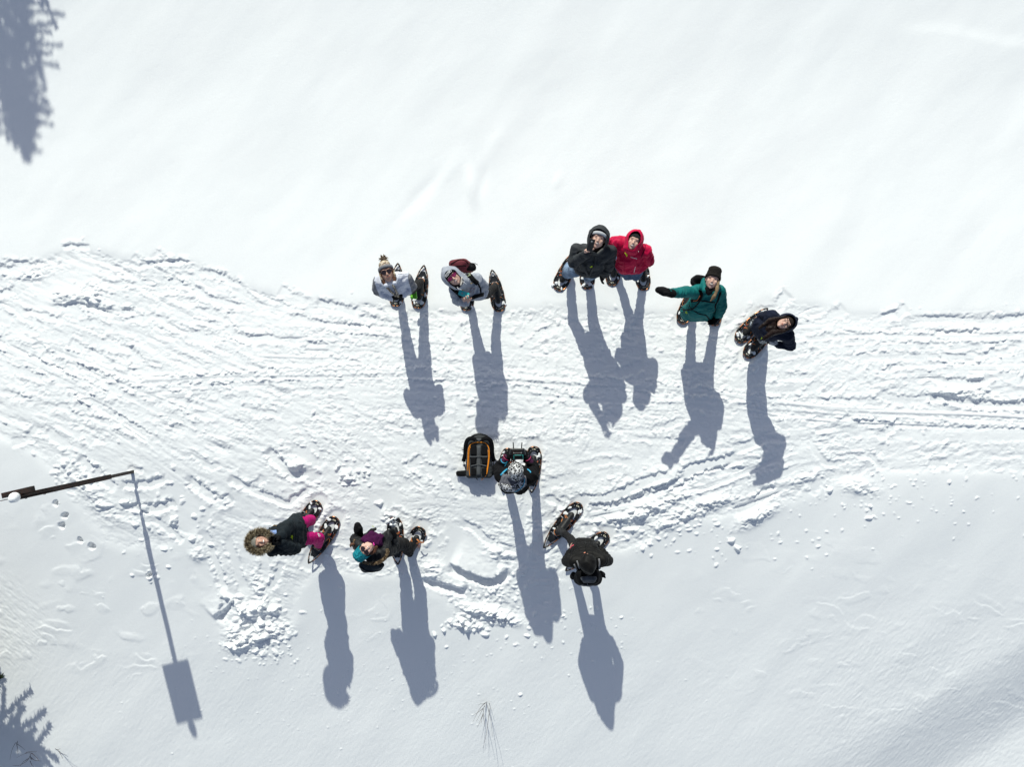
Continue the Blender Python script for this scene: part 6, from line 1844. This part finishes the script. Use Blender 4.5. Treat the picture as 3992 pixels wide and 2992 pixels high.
# ============ bare twigs poking out of the snow
TWIG = hard('dry_twig', (.045, .030, .022), .85, 0, .2, (.09, .06, .04))
def twigs(label, spec, r=.0028, name='bare_shrub', cat='shrub'):
    g = None
    a0 = spec[0][0]; gp = Wg(a0[0], a0[1]); g = snow_z(gp.x, gp.y)
    t = thing(name, label, cat, (gp.x, gp.y, g), 'bare twigs poking out of the snow')
    for pth in spec:
        P = catmull([W(u, v, g + z) for u, v, z in pth], 5)
        bm = bmesh.new(); add_tube(bm, P, [max(.0011, r * (1 - i / len(P) * .7)) for i in range(len(P))], 5); mesh_obj('stem', to_mesh(bm), TWIG, t)
    return t
def Z5(a, b, z): return (1750 + a / 4.847, 2650 + b / 4.847, z)
twigs('sparse dry weed with long thin stems in open snow near the bottom edge', [
    [Z5(730, 425, -.02), Z5(660, 465, .10), Z5(600, 470, .16), Z5(545, 490, .20)], [Z5(700, 445, .02), Z5(620, 510, .16), Z5(560, 600, .26), Z5(500, 710, .33), Z5(455, 810, .38)],
    [Z5(685, 495, -.02), Z5(650, 550, .10), Z5(590, 660, .22), Z5(520, 800, .34)], [Z5(650, 550, .10), Z5(560, 620, .2), Z5(465, 678, .3)],
    [Z5(650, 560, .08), Z5(648, 640, .18), Z5(610, 740, .28), Z5(540, 915, .42)], [Z5(648, 650, .18), Z5(665, 780, .3), Z5(675, 900, .4)], [Z5(640, 680, .2), Z5(615, 760, .28), Z5(608, 835, .34)],
    [Z5(708, 450, -.02), Z5(735, 540, .12), Z5(760, 640, .22), Z5(795, 800, .36), Z5(822, 1085, .55)], [Z5(775, 550, -.02), Z5(755, 680, .16), Z5(725, 930, .40), Z5(690, 1110, .52), Z5(645, 1305, .66)],
    [Z5(755, 435, -.02), Z5(775, 500, .08), Z5(795, 570, .15)]], .0034)
def Z6(a, b, z): return (a / 3.06, 2450 + b / 3.06, z)
twigs('bare bush with dark forked twigs, largest in the lower left shadow', [
    [Z6(375, 1580, -.02), Z6(360, 1520, .12), Z6(375, 1495, .2), Z6(300, 1500, .3), Z6(200, 1550, .42)], [Z6(360, 1530, .1), Z6(320, 1590, .2), Z6(230, 1640, .32), Z6(150, 1640, .4)],
    [Z6(370, 1550, .05), Z6(410, 1580, .16), Z6(480, 1590, .26)], [Z6(375, 1495, .2), Z6(420, 1530, .28), Z6(470, 1590, .34)], [Z6(340, 1560, .1), Z6(280, 1600, .2), Z6(240, 1650, .3)],
    [Z6(360, 1590, .02), Z6(380, 1640, .15), Z6(400, 1655, .2)], [Z6(300, 1500, .3), Z6(340, 1480, .32), Z6(440, 1478, .4)]], .0042)
twigs('small bare twig bush on the left inside the lower left shadow', [
    [Z6(200, 1400, -.02), Z6(190, 1370, .1), Z6(150, 1440, .2), Z6(130, 1510, .3), Z6(118, 1580, .36)], [Z6(200, 1400, .0), Z6(210, 1440, .1), Z6(212, 1520, .22)],
    [Z6(205, 1390, .05), Z6(240, 1410, .14), Z6(300, 1460, .25)], [Z6(210, 1380, .05), Z6(208, 1350, .1)]], .0034)
twigs('tiny bare twig at the sunlit rim of the lower left shadow', [
    [Z6(650, 1440, -.02), Z6(690, 1460, .08), Z6(740, 1500, .16), Z6(790, 1512, .2)], [Z6(680, 1455, .05), Z6(720, 1445, .12)], [Z6(700, 1470, .08), Z6(750, 1560, .2)]], .0030)
